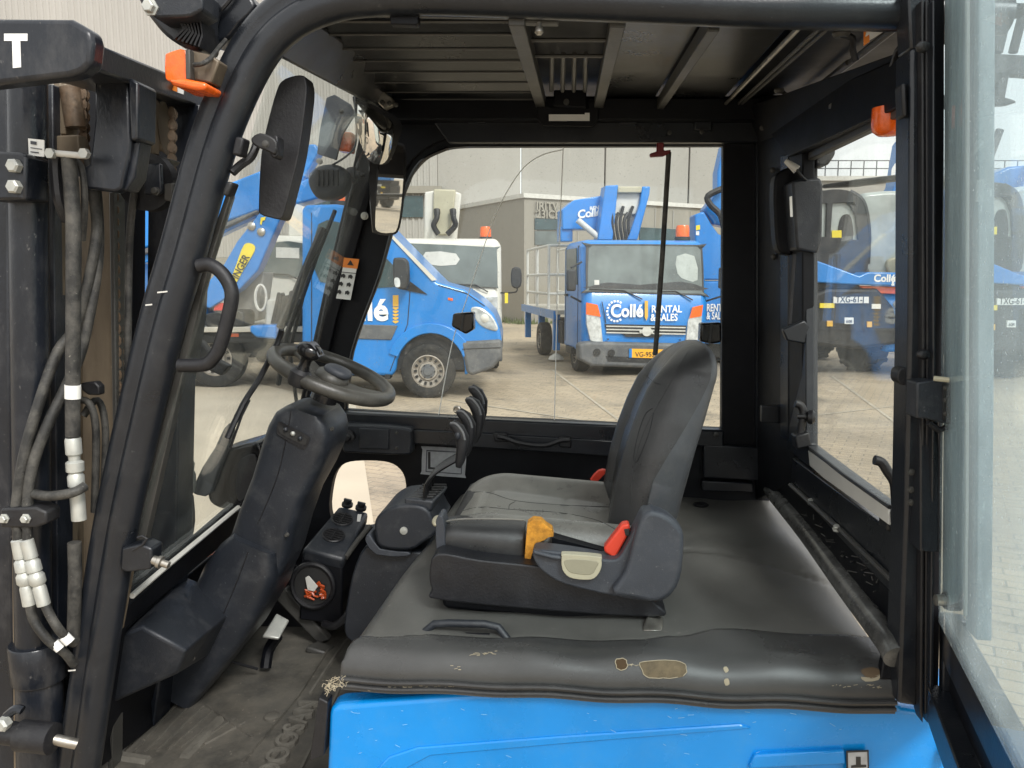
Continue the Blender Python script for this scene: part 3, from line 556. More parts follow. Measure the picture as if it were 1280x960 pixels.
# ---- telehandler on the right, number plate towards us
def telehandler():
    Y = 13.3; T = VP(0, Y, 0)
    r = thing('telehandler', (6.2, 14.3, 0), 0, 'blue telehandler with dark engine cover and white TXG number plate', 'telehandler', 'telehandlers parked in a row')
    w_ = lambda pts, off, t, mat, nm, bev=.02: obj(nm, MB().plate(T, pts, t, off), mat, r, bev=bev)
    w_([(1004, 372), (1035, 360), (1098, 360), (1118, 384), (1125, 410), (1125, 430), (1070, 437), (1030, 433), (1004, 428)], 0, 1.6, m_dark, 'engine_cover', .06)
    w_([(1004, 410), (1122, 412), (1122, 414), (1004, 412)], -.02, .05, m_dark, 'cover_seam', 0)
    w_([(1004, 322), (1014, 323), (1074, 345), (1085, 340), (1145, 341), (1145, 358), (1075, 356), (1004, 352)], -.05, .5, m_blue2, 'boom', .02)
    w_([(1074, 357), (1148, 359), (1148, 368), (1095, 367), (1080, 362)], .05, .8, m_or, 'orange_guard', .02)
    w_([(1098, 368), (1180, 368), (1180, 440), (1105, 440), (1118, 412)], .15, 1.4, m_blue2, 'body', .05)
    w_([(1000, 352), (1075, 356), (1075, 368), (1000, 372)], .1, 1.2, m_dark, 'chassis_top')
    c = obj('cab_frame', MB().plate(T, [s2([(1004, 248), (1030, 238), (1060, 238), (1078, 252), (1085, 285), (1086, 315), (1080, 342), (1040, 335), (1004, 325)], 3),
        [(1010, 256), (1034, 254), (1033, 296), (1010, 296)][::-1], [(1041, 254), (1058, 253), (1064, 258), (1070, 270), (1073, 300), (1038, 297)][::-1]], .1, .4), m_dark, r, bev=.02)
    obj('rear_window', MB().plate(T, [(1004, 252), (1074, 250), (1076, 300), (1004, 300)], .02, .46), m_winl, c)
    obj('cab_glass', MB().plate(T, s2([(1076, 250), (1090, 240), (1145, 240), (1165, 262), (1172, 300), (1168, 345), (1085, 345), (1086, 300)], 3), 1.0, .6), m_winl, r, bev=.1)
    obj('cab_pillar', MB().tube(spl([T.hit(1062, 240, .55), T.hit(1078, 252, .5), T.hit(1085, 285, .5), T.hit(1084, 330, .5)], 4), .05, 8), m_dark, r)
    obj('operator_seat', MB().plate(T, s2([(1048, 300), (1050, 276), (1056, 268), (1064, 272), (1066, 300)], 3), .02, .44), m_dark, c)
    obj('yellow_tag', MB().plate(T, [(1040, 288), (1052, 288), (1052, 297), (1040, 297)], .015, .425), m_yel, c)
    obj('seat_top', MB().plate(T, s2([(1110, 325), (1140, 322), (1160, 330), (1160, 348), (1118, 348)], 3), .1, .52), m_beige, r, bev=.03)
    w_([(1042, 371), (1086, 371), (1086, 379), (1042, 379)], -.04, .03, m_white, 'number_plate', 0)
    text('TXG-61-J', .15, m_textb, r, T.hit(1044.5, 378, -.043), (1, 0, 0), Z3, .002, .012, sx=.82)
    w_([(1025, 379), (1043, 379), (1043, 385), (1025, 385)], -.03, .03, m_yel, 'warning_label', 0)
    w_([(1090, 380), (1101, 380), (1101, 386), (1090, 386)], -.03, .03, m_white, 'white_label', 0)
    w_([(1056, 397), (1067, 397), (1067, 405), (1056, 405)], -.03, .03, m_white, 'fleet_number', 0)
    text('608', .07, m_textb, r, T.hit(1057.5, 403.5, -.033), (1, 0, 0), Z3, .002, .01)
    w_([(1034, 401), (1041, 401), (1041, 408), (1034, 408)], -.03, .03, m_gold, 'reflector', 0)
    w_([(1084, 402), (1090, 402), (1090, 409), (1084, 409)], -.03, .03, m_gold, 'reflector', 0)
    text('Collé', .17, m_text, r, T.hit(1092, 352, -.055), (1, 0, 0), Z3, .002, .03)
    text('RENTAL', .09, m_text, r, T.hit(1114, 350, -.055), (1, 0, 0), Z3, .002, .03)
    text('& SALES', .09, m_text, r, T.hit(1114, 357, -.055), (1, 0, 0), Z3, .002, .03)
    obj('head_lamp', MB().lathe([(.09, .05), (.09, 0), (.07, -.02)], T.hit(1125, 380, .1), T.n, 16), m_alu, r)
    for cx, yy in ((1077, .9), (1160, 2.6)):
        p = T.hit(1077, 450, .75) if cx == 1077 else T.hit(1077, 450, .75)+V((0, 2.3, 0)); p.z = .47
        t = obj('tyre', MB().lathe([(.25, -.22), (.42, -.23), (.47, -.15), (.47, .15), (.42, .23), (.25, .22)], p, V((1, .25, 0)), 32), m_tyre, r)
        g = MB(); ax = V((1, .25, 0)).normalized(); x = Z3.cross(ax); y = ax.cross(x)
        for k in range(24):
            a = 2*math.pi*k/24; q = p+(x*math.cos(a)+y*math.sin(a))*.475; s = -1 if k % 2 else 1
            g.box(q+ax*.09*s, (.20, .07, .05), (ax, (y*math.cos(a)-x*math.sin(a)), (x*math.cos(a)+y*math.sin(a))))
        obj('tread_lug', g, m_tyre, t)
    return r
th1 = telehandler()
def place(o, x, y, rz, label):
    c = copy_tree(o); m = ROOT[o.name]; c.location = (x, y, 0); c.rotation_euler = (0, 0, rz); c['label'] = label; return c
place(th1, 8.25, 13.4, .12, 'blue telehandler seen hazily through the open dirty glass door')
place(th1, 35, -15.0, -1.6, 'blue telehandler first in the row that the cab mirrors reflect')
place(th1, 37, -19.5, -1.7, 'blue telehandler in the middle of the row that the mirrors reflect')
place(th1, 39, -24, -1.75, 'blue telehandler last in the row that the cab mirrors reflect')
# raised blue boom behind telehandler, and fork carriages raised against the sky
r = thing('raised_boom_lift', (9.2, 19, 0), 0, 'blue lift with steep lettered boom rising behind the telehandler', 'boom lift')
K = VP(0, 18, 0)
obj('boom', MB().plate(K, [(1112, 245), (1119, 232), (1128, 178), (1150, 150), (1165, 150), (1140, 300), (1112, 300)], .5), m_blue2, r, bev=.03)
obj('lower_boom', MB().plate(K, [(1112, 300), (1150, 290), (1150, 420), (1108, 420)], .9, .1), m_blue2, r, bev=.03)
obj('chassis', MB().plate(K, [(1090, 405), (1175, 405), (1175, 425), (1090, 425)], 1.5, -.2), m_dark, r, bev=.03)
for u in (1105, 1160): wheel(r, K.hit(u, 430, -.2)*1+V((0, 0, 0)), (0, -1, 0), .45, .3)
text('Collé', .6, m_text, r, K.hit(1133, 232, -.012), (.25, 0, 1), (-1, 0, .25), .004, .03)
def forkmast(u0, base_v, label, x):
    r = thing('fork_attachment', x, 0, label, 'forklift mast', 'fork carriages raised against the sky')
    return r
r = thing('raised_fork_lifter', (11.5, 17, 0), 0, 'dark lifting machine with upright fork tines raised against the sky', 'lifter')
K = VP(0, 17, 0); pz = lambda u, v, o=0: K.hit(u, v, o)
for a_, b_, w_ in (((1226, 66), (1240, 8), .09), ((1244, 66), (1263, -12), .14), ((1266, 66), (1280, 12), .09), ((1288, 70), (1300, 5), .09)):
    obj('fork_tine', MB().tube([pz(*a_), pz(*b_)], w_, 6), m_dark, r)
obj('carriage', MB().plate(K, [(1195, 64), (1300, 70), (1300, 95), (1262, 92), (1240, 108), (1222, 100), (1195, 100)], .3), m_dark, r, bev=.02)
obj('link_arm', MB().plate(K, [(1248, 90), (1262, 90), (1256, 122), (1248, 120)], .2), m_dark, r)
obj('grab_arm', MB().plate(K, s2([(1190, 114), (1225, 115), (1255, 121), (1271, 128), (1240, 131), (1190, 134)], 3), .3), m_dark, r, bev=.03)
obj('boom', MB().plate(K, [(1190, 100), (1200, 98), (1206, 420), (1192, 420)], .3, .05), m_blue2, r, bev=.03)
obj('mast_leg', MB().tube([pz(1222, 238), pz(1250, 162)], .08, 6), m_bump, r)
obj('body', MB().plate(K, [(1215, 240), (1240, 218), (1262, 208), (1300, 205), (1310, 300), (1300, 410), (1205, 410)], 1.6, .1), m_blue2, r, bev=.05)
obj('strut', MB().tube([pz(1262, 285, -.1), pz(1300, 190, -.1)], .1, 6), m_blue2, r)
for u in (1225, 1290): wheel(r, pz(u, 425, .1), (0, -1, 0), .5, .35)

# ---- crane truck at left, seen through the windscreen
r = thing('crane_truck', (-5.0, 12.5, 0), 0, 'blue truck-mounted crane with yellow maker label on its folded boom', 'crane truck')
K = VP(0, 11.6, 0)
def c_(nm, pts, off, t, mat, bev=.02): return obj(nm, MB().plate(K, pts, t, off), mat, r, bev=bev)
c_('main_boom', [(150, 250), (291, 227), (326, 213), (326, 262), (272, 281), (150, 320)], .35, .35, m_blue2, .03)
c_('boom_extension', [(150, 325), (268, 288), (321, 264), (321, 272), (266, 298), (150, 340)], .4, .25, m_blue2)
c_('cylinder', [(150, 320), (268, 284), (321, 262), (321, 266), (268, 291), (150, 327)], .3, .2, m_bump)
c_('folding_arm', [(376, 181), (394, 180), (398, 190), (386, 210), (366, 250), (349, 276), (322, 338), (299, 362), (262, 386), (244, 378), (262, 350), (280, 330), (296, 302), (326, 264), (352, 225)], 0, .3, m_blue2, .02)
c_('hinge_head', [(366, 232), (385, 222), (398, 238), (400, 247), (372, 255), (362, 252)], -.05, .5, m_blue2, .03)
l = c_('maker_label', s2([(292, 340), (302, 312), (308, 304), (317, 306), (318, 314), (305, 336), (290, 362), (280, 366)], 3), -.02, .01, m_yel, 0)
d_ = (K.hit(312, 309)-K.hit(287, 357)).normalized(); n_ = K.n.cross(d_)
if n_.dot(V((-1, 0, 1))) < 0: n_ = -n_
text('ALFINGER', .155, m_textb, r, K.hit(291, 362, -.03)+d_*-.05, d_, n_, .003, .012, sx=.86)
c_('yellow_tag', [(326, 272), (332, 271), (331, 275), (328, 276), (327, 281), (325, 280)], -.02, .01, m_yel, 0)
for q in ((315, 283), (327, 290), (379, 186)): obj('pivot_pin', MB().lathe([(.06, .05), (.06, -.03), (.03, -.05)], K.hit(*q), K.n, 14), m_steel, r)
c_('crane_column', [(262, 350), (330, 340), (322, 400), (300, 405), (262, 402)], .4, .5, m_wall2)
c_('column_foot', [(236, 380), (259, 380), (259, 402), (236, 402)], .1, .5, m_blue2)
for k in range(4):
    c_('warning_stripe', [(269, 350+k*9.5), (281, 350+k*9.5), (280, 359.5+k*9.5), (267, 359.5+k*9.5)], .05, .04, m_redl if k % 2 else m_white, 0)
c_('info_label', [(245, 379), (257, 379), (257, 389), (245, 389)], .05, .03, m_white, 0)
c_('loading_bed', [(150, 409), (390, 409), (390, 415), (150, 416)], -.2, 2.3, m_platform, .01)
c_('bed_frame', [(150, 416.5), (386, 415.5), (386, 428), (150, 430)], 0, 2.0, m_dark, .02)
c_('side_marker', [(287, 417), (298, 417), (298, 421), (287, 421)], -.03, .03, m_or, 0)
c_('tank_box', [(312, 407), (345, 406), (345, 424), (320, 422), (312, 415)], -.35, .4, m_blue2, .03)
c_('battery_box', [(300, 425), (350, 425), (350, 447), (300, 447)], .3, .6, m_dark, .03)
c_('winch_block', s2([(258, 392), (300, 388), (305, 400), (300, 409), (258, 409)], 3), -.1, .5, m_dark, .03)
for u in (205, 262): wheel(r, V((K.hit(u, 440).x, 11.9, .45)), (0, -1, 0), .45, .28)
g = MB()
for k in range(9): g.tube(spl([K.hit(340+k*4, 408, .1), K.hit(346+k*3.5, 385+random.uniform(-8, 8), 0), K.hit(350+k*3, 372+random.uniform(-6, 10), .1), K.hit(356+k*3, 408, .2)], 4), .035, 6)
obj('hose_bundle', g, m_dark, r)
obj('wire_coil', MB().tube([K.hit(326+7*math.cos(t*.5), 372+16*math.sin(t*.5)-0, -.1+t*.01) for t in range(40)], .02, 5), m_alu, r)
c_('oil_tank', [(332, 375), (352, 370), (358, 408), (330, 408)], .1, .6, m_alu, .04)
c_('boom_support', [(160, 300), (176, 296), (176, 412), (160, 412)], .4, .25, m_blue2)
X_ = V((-8.0, 12.8, 0))
obj('cab', MB().box(X_+V((0, 0, 1.6)), (1.8, 2.2, 2.0)), m_blue2, r, bev=.15, seg=3)
obj('side_window', MB().box(X_+V((.1, -1.11, 2.05)), (1.1, .03, .7)), m_wint, r, bev=.01)
obj('bed_frame', MB().box(X_+V((2.2, 0, .75)), (4.0, .9, .25)), m_dark, r)
for y in (11.9, 13.7): wheel(r, V((-8.1, y, .45)), (0, -1 if y < 12 else 1, 0), .45, .28)
# white van behind it
r = thing('white_van', (-4.6, 15.5, 0), 0, 'white van cab behind the crane truck hoses', 'van')
K = VP(0, 15, 0)
w_ = lambda nm, pts, off, t, mat, bev=.03: obj(nm, MB().plate(K, pts, t, off), mat, r, bev=bev)
w_('body', [(306, 300), (318, 293), (410, 296), (414, 350), (414, 425), (300, 425), (300, 345)], 0, 2.2, m_wht, .1)
w_('windscreen', s2([(320, 305), (400, 307), (402, 344), (312, 342)], 2), -.02, .03, m_win, 0)
w_('sticker', [(345, 309), (374, 310), (374, 323), (345, 322)], -.03, .01, m_alu, 0)
obj('wiper', MB().tube([K.hit(335, 342, -.05), K.hit(360, 343, -.05), K.hit(376, 351, -.06)], .013, 6), m_dark, r)
w_('boom_rest', [(360, 250), (378, 246), (382, 296), (360, 296)], 1.0, .4, m_wht)
for u in (318, 398): wheel(r, V((K.hit(u, 430).x, 15.6, .36)), (1, 0, 0), .36, .24)
# ============================================================ the forklift
fk = thing('forklift', (0.0, 1.9, 0), math.radians(YAW), 'blue and black forklift with torn black seat and open door in the foreground', 'forklift')
def ob(nm, mb, mat, par=None, **k): return obj(nm, mb, mat, par or fk, **k)
def pf(nm, pts, d, t, mat, par=None, bev=.004, **k):          # plate in a lengthways plane of the forklift
    return ob(nm, MB().plate(FP(d), pts, t), mat, par, bev=bev, **k)
def bolt(p, ax, r=.009, par=None, mat=None, nm='bolt', h=.008):
    return ob(nm, MB().lathe([(r*1.35, 0), (r*1.35, h*.25), (r, h*.3), (r, h), (r*.8, h*1.15)], p, ax, 6 if nm == 'bolt' else 14), mat or (m_zinc if nm == 'bolt' else m_bar), par)
# -- near frame rail: A pillar sweeping into the roof rail
cl = [(88, 1010), (97, 960), (113, 853), (126, 765), (147, 640), (182, 482), (205, 390), (227, 316), (262, 190), (290, 116), (322, 56), (360, 18), (408, -4), (460, -13), (560, -15), (760, -8), (960, 0), (1150, 4), (1260, 8)]
path = [F(p.x, p.y, 1.36) for p in spl([(a, b, 0) for a, b in cl], 5)]
A_ = [(.020*math.cos(t)-.013, .027*math.sin(t)) for t in [math.radians(x) for x in range(60, 301, 20)]]
# profile in (in-plane normal, depth): big lobe outside, groove, smaller lobe inside
prof = []
for a in range(50, 311, 20): prof.append((-.0155+.0285*math.cos(math.radians(a)), .0285*math.sin(math.radians(a))))
prof += [(.004, -.016)] 
for a in range(-120, 121, 20): prof.append((.0215+.0215*math.cos(math.radians(a)), .004+.0215*math.sin(math.radians(a))))
prof += [(.004, .018)]
g = MB()
def railtube(path, prof, flip=1):
    g = MB(); secs = []
    for i, p in enumerate(path):
        t = (path[min(i+1, len(path)-1)]-path[max(i-1, 0)]).normalized(); x = t.cross(E2).normalized()*flip
        secs.append([p+x*a+E2*b for a, b in prof])
    return g.loft(secs)
g = railtube(path, prof, 1)
rail = ob('frame_rail', g, m_frame, sharp=60)
# scuffs
for u, v, s in ((186, 381, .012), (203, 365, .018), (90, 838, .014)): ob('scuff', MB().box(F(u, v, 1.331), (s, .001, .0025), (V((1, 0, .1)).normalized(), E2, Z3)), m_alu, rail)
# hinge pad, brackets and mirror arm on the pillar
pf('hinge_pad', [(294, 170), (305, 172), (300, 195), (289, 193)], 1.33, .03, m_rub, rail)
pf('clamp_strip', [(283, 226), (291, 228), (284, 246), (277, 243)], 1.33, .03, m_rub, rail)
pf('pillar_flange', [(283, 240), (289, 244), (262, 330), (232, 452), (178, 690), (163, 690), (218, 465), (256, 318)], 1.39, .02, m_bar, rail, bev=.002)
ob('mirror_arm', MB().tube(spl([F(290, 216, 1.36), F(301, 206, 1.37), F(314, 196, 1.38), F(321, 180, 1.39)], 4), .0075, 8), m_rub, rail)
pf('lock_pin_bracket', [(152, 685), (176, 680), (190, 686), (188, 712), (158, 716), (150, 712)], 1.33, .04, m_frame)
ob('lock_pin', MB().lathe([(.004, 0), (.009, .002), (.009, .022), (.012, .024), (.012, .03), (.007, .032), (.007, .045), (.001, .046)], F(183, 697, 1.34), E1*.95-Z3*.3, 12), m_steel)
ob('wire_clip', MB().tube([F(q[0], q[1], 1.33) for q in ((172, 672), (178, 670), (184, 673), (178, 681), (166, 688))], .0025, 6), m_rub)
pf('rusty_strip', [(152, 716), (162, 714), (148, 790), (141, 792)], 1.38, .02, m_grease, bev=.002)
# grab handle
hp = spl([F(q[0], q[1], 1.34) for q in ((248, 333), (262, 331), (278, 342), (289, 362), (288, 384), (276, 430), (266, 448), (254, 456), (224, 457))], 5)
ob('grab_handle', MB().tube(hp, .0125, 12), m_rub)
# -- rear post at the door
pf('door_post', [(1138, 60), (1151, 60), (1153, 480), (1148, 884), (1122, 880), (1131, 640), (1136, 400)], 1.30, .06, m_frame, bev=.006)
pf('door_post_top', [(1134, -20), (1166, -20), (1166, 62), (1138, 62)], 1.305, .05, m_frame, bev=.004)
for (a, b, c_, d_) in ((1152, 1156, 1154, 1150), (1157, 1162, 1160, 1156)):
    pf('door_seal', [(a, 0), (b, 0), (b+2, 440), (c_+0, 905), (d_, 890), (a+1, 440)], 1.285, .03, m_rub, bev=.002)
pf('door_jamb', [(1163, -20), (1181, -20), (1180, 480), (1177, 720), (1172, 905), (1160, 860), (1163, 440)], 1.30, .03, m_in, bev=.002)
pf('door_edge_rod', [(1166, 0), (1169, 0), (1170, 480), (1167, 912), (1162, 905), (1166, 470)], 1.27, .02, m_frame, bev=.002)
for v in (59, 443): 
    b_ = ob('rubber_buffer', MB().lathe([(.0075, 0), (.0085, .004), (.0075, .012), (.003, .017), (.0005, .018)], F(1158, v, 1.27), -E1-E2*.3, 14), m_rub)
pf('roof_hook', [(1127, 104), (1134, 103), (1136, 146), (1129, 146)], 1.30, .03, m_rub)
pf('post_knob', s2([(1123, 464), (1129, 460), (1137, 462), (1137, 480), (1128, 481), (1122, 475)], 3), 1.31, .03, m_rub)
for v in (590, 612, 628): bolt(F(1139, v, 1.298), -E2, .0045, nm='screw', h=.003)
# latch on the post
pf('latch_body', [(1146, 478), (1161, 476), (1178, 477), (1189, 474), (1189, 530), (1178, 529), (1160, 524), (1145, 523)], 1.24, .04, m_plas, bev=.003)
pf('latch_mouth', [(1179, 479), (1186, 478), (1186, 526), (1179, 525)], 1.238, .01, m_textb, bev=0)
for v in (485, 500, 517): bolt(F(1182, v, 1.237), -E2, .003, nm='screw', h=.003)
ob('latch_lever', MB().tube([F(1167, 473, 1.235), F(1187, 475, 1.225)], .004, 8), m_beige)
ob('latch_spring', MB().tube([F(1160, 528, 1.25), F(1174, 538, 1.25), F(1183, 534, 1.25)], .005, 8), m_rub)
# -- open door swung towards the camera
DA = F(1176, 765, 1.28); DA = V((DA.x, DA.y, 0)); DB = V((.615, .92, 0)); dd = (DB-DA).normalized()
DP = Pl(DA, dd, Z3, dd.cross(Z3)); 
if DP.n.dot(V((1, 0, 0))) < 0: DP.n = -DP.n
_t = F(1184, 5, 1.28)-F(1176, 765, 1.28); DU = _t/_t.z; DZ0 = F(1176, 765, 1.28).z
DE = lambda s, z, o=0: DA+dd*s+Z3*z+V((DU.x, DU.y, 0))*(z-DZ0)+DP.n*o
door = None
def dplate(nm, s0, s1, z0, z1, o, t, mat, par=None, bev=.003, k=0):
    return ob(nm, MB().hexa([DE(s0, z0, o), DE(s1, z0+k, o), DE(s1, z1+k, o), DE(s0, z1, o), DE(s0, z0, o+t), DE(s1, z0+k, o+t), DE(s1, z1+k, o+t), DE(s0, z1, o+t)]), mat, par, bev=bev)
zb = DP.hit(1176, 768).z
door = dplate('door', 0.0, .9, zb-.075, zb-.008, 0, .035, m_frame, k=-.01)
dplate('door_lower_rail', 0.0, .9, zb-.19, zb-.125, -.02, .05, m_frame, door, k=-.05)
dplate('door_skin', 0.0, .9, zb-.13, zb-.07, .01, .004, m_in, door, k=-.02)
dplate('glass', .004, .9, zb-.012, zb+1.25, -.004, .005, g_door, door, 0)
dplate('outer_upright', .87, .90, zb-.2, zb+1.28, .0, .03, m_frame, door)
dplate('top_rail', .0, .87, zb+1.25, zb+1.28, .0, .03, m_frame, door)
dplate('glass_seal', 0.0, .9, zb-.01, zb+.002, .004, .02, m_bar, door, .001, k=-.005)
dplate('frame_upright', -.012, .018, zb-.19, zb+.0, .0, .035, m_frame, door)
m_reflect = M('dusty_reflection_pale', (.17, .215, .235), .45, var=.45, vsc=12, bump=.3, dust=.85, dcol=(.42, .48, .49), ds=34, thr=.50, stretch=(1, 1, .18))
m_reflect2 = M('dusty_reflection_dark', (.08, .12, .135), .5, var=.3, vsc=14, bump=.2, dust=.45, dcol=(.34, .41, .43), ds=22, thr=.5, stretch=(1, 1, .25))
us = lambda u: (DP.hit(u, 765)-DA).dot(dd)
DPL = Pl(F(1176, 765, 1.28), dd, Z3, dd.cross(DU))
if DPL.n.x < 0: DPL.n = -DPL.n
dpx = lambda nm, pts, o, t, mat, bev=0: ob(nm, MB().plate(DPL, pts, t, o), mat, door, bev=bev)
dpx('pale_reflection_strip', [(1181, -40), (1206, -40), (1205, 500), (1203, 735), (1196, 752), (1186, 756), (1178, 740), (1180, 400)], .003, .004, m_reflect, .001)  # pale reflection in the dusty door glass, coloured in as a strip
dpx('reflection_edge_line', [(1206.5, -40), (1208.5, -40), (1207, 640), (1205.5, 770), (1204, 770), (1205.5, 640)], .002, .004, m_alu)  # bright edge of that reflection, put in as a thin pale line
dpx('dark_reflection_strip', [(1209, -40), (1223, -40), (1222, 500), (1220, 800), (1207, 786), (1208, 500)], .012, .02, m_reflect2, .002)  # darker reflection of the post, coloured in as a strip behind the glass
ob('door_bumper', MB().lathe([(.001, 0), (.009, .002), (.009, .018)], F(1168, 750, 1.25), E1, 14), m_steel, door)
ob('door_bumper_cap', MB().lathe([(.014, .016), (.016, .02), (.016, .038), (.012, .042), (.001, .042)], F(1168, 750, 1.25), E1, 16), m_rub, door)
sp = Pl(DE(0, 0, -.003), dd, Z3, DP.n)
lab = ob('door_label', MB().plate(sp, [(1203, 839), (1233, 886), (1236, 920), (1203, 866)], .001), m_sil, door)
for pts in ([(1212, 858), (1226, 874), (1227, 884), (1213, 868)], [(1206, 856), (1208, 858), (1208, 866), (1206, 864)], [(1231, 890), (1233, 892), (1234, 908), (1232, 906)]):
    ob('label_print', MB().plate(sp, pts, .001, -.0012), m_plas2, lab, bev=0)
ob('label_bar', MB().plate(sp, [(1216, 880), (1227, 893), (1228, 902), (1217, 888)], .001, -.0012), m_alu, lab)
# -- blue hood side below the seat
hood = pf('hood_side', s2([(411, 894), (414, 886), (424, 881)], 3, False)+[(600, 867), (760, 863), (940, 861), (1090, 864), (1117, 869), (1123, 877), (1126, 885), (1161, 888), (1170, 905), (1186, 940), (1192, 962), (1200, 1100), (404, 1100)], 1.335, .05, m_blue, bev=.011, seg=4)
rec = pf('recess_pad', [(936, 962), (944, 944), (1056, 938), (1058, 956)], 1.325, .02, m_blue, hood, bev=.004)
st = pf('pictogram_label', s2([(1058, 939), (1086, 938), (1087, 990), (1059, 990)], 1), 1.3245, .002, m_textb, hood, bev=0)
pf('pictogram', [(1060, 941), (1084, 940), (1085, 988), (1061, 988)], 1.324, .001, m_sil, st, bev=0)
for pts in ([(1070, 946), (1076, 946), (1076, 956), (1083, 956), (1083, 959), (1064, 960), (1064, 957), (1070, 956)], [(1066, 964), (1081, 963), (1081, 966), (1066, 967)], [(1070, 968), (1077, 968), (1077, 980), (1070, 980)]):
    pf('pictogram_mark', pts, 1.3236, .001, m_textb, st, bev=0)
ob('tail_light', MB().ell(F(1187, 945, 1.318), .008, .012, .022), m_redl)
pf('rubber_flap', [(398, 872), (410, 878), (405, 945), (386, 952)], 1.33, .03, m_rub, bev=.003)
# -- hood cover: black vinyl mat, a gridded sheet with rolled edges
ZD = .965
def deck():
    L0, L1 = atZ(440, 800, ZD), atZ(562, 632, ZD); R0, R1 = atZ(1108, 835, ZD), atZ(957, 614, ZD)
    xl = lambda y: L0.x+(L1.x-L0.x)*(y-L0.y)/(L1.y-L0.y)+.0; xr = lambda y: R0.x+(R1.x-R0.x)*(y-R0.y)/(R1.y-R0.y)
    NX, NY = 150, 90; dn, df = 1.322, 2.46; vs = []
    bx = [(-.3, 1.385), (-.15, 1.405), (.1, 1.415), (.24, 1.415), (.31, 1.44), (.40, 1.47), (.62, 1.47)]
    def bf(x):
        for (a, b), (c, d) in zip(bx, bx[1:]):
            if x <= c: t = max(0, (x-a)/(c-a)); t = t*t*(3-2*t); return b+(d-b)*t
        return bx[-1][1]
    for j in range(NY+1):
        t = j/NY; d = dn+(df-dn)*(t**1.7)
        for i in range(NX+1):
            s = i/NX; y0 = d; x = xl(y0)+(xr(y0)-xl(y0))*s; y = d-.083*x
            R = .055; e = d-dn; drop = 0; yy = y
            if e < R: q = 1-e/R; drop = R*.95*(1-math.sqrt(max(0, 1-q**2))); 
            el = (x-xl(y0)); Rl = .03
            if el < Rl: q = 1-el/Rl; drop = max(drop, Rl*(1-math.sqrt(max(0, 1-q*q))))
            z = ZD-drop; b = bf(x)
            k = max(0, min(1, (b-d)/.012)); z += .009*k*k*(3-2*k)-.004*math.exp(-((d-b)/.006)**2)
            z += .004*math.sin(x*9+1)*math.sin(d*7)+.002*math.sin(x*31+d*9)+(.003*math.sin(x*23+2)*math.exp(-((d-1.36)/.03)**2))
            # rear seam across the cover behind the seat
            sx = 1.92-.35*(x-.35)**2*4 if x > .3 else 1.92; z -= .004*math.exp(-((d-sx)/.008)**2) if x > .34 else 0
            z += .016*math.exp(-((d-1.85)/.22)**2)*math.exp(-((x-.48)/.22)**2)
            vs.append(V((x, yy, z)))
    m = NX+1; g = MB(); n = len(vs); g.add(vs, [(j*m+i, j*m+i+1, (j+1)*m+i+1, (j+1)*m+i) for j in range(NY) for i in range(NX)])
    # skirt
    near = vs[:m]; left = [vs[j*m] for j in range(NY+1)]
    for line, off in ((near, V((0, -.004, -.026))), (left, V((-.004, 0, -.05)))):
        k = len(line); g.add(line+[p+off for p in line], [(i, i+1, i+1+k, i+k) for i in range(k-1)])
    return g, near, left
g, near, left = deck(); dk = ob('hood_cover', g, m_deck, sharp=80)
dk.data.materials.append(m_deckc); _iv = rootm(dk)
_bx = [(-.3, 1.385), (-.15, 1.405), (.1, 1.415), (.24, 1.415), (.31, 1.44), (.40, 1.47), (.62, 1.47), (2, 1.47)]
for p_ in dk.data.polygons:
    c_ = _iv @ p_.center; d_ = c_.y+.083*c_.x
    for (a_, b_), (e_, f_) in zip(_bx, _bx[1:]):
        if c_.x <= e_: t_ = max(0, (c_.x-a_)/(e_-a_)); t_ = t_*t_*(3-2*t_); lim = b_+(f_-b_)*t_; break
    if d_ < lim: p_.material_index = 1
ob('edge_piping', MB().tube([p+V((0, -.006, -.004)) for p in near[::2]], .0045, 8), m_vinyl2, dk)
ob('edge_piping', MB().tube([p+V((0, -.005, -.017)) for p in near[::2]], .004, 8), m_vinyl2, dk)
# frayed threads at the left corner
g = MB(); rnd = random.Random(3)
c0 = F(407, 858, 1.31)
for k in range(46):
    p = c0+V((rnd.uniform(-.004, .038), rnd.uniform(-.01, .02), 0)); p.z += rnd.uniform(-.012, .004)+max(0, (p.x-c0.x))*.55
    q = p+V((rnd.uniform(-.012, .008), rnd.uniform(-.01, 0), rnd.uniform(-.012, .005))); g.tube(spl([p, (p+q)/2+V((rnd.uniform(-.008, .008), 0, rnd.uniform(-.006, .006))), q], 3), .0005, 4)
m_thread = M('frayed_thread', (.36, .31, .22), .9, var=.3, bump=0)
ob('frayed_threads', g, m_thread, dk, kind='stuff')
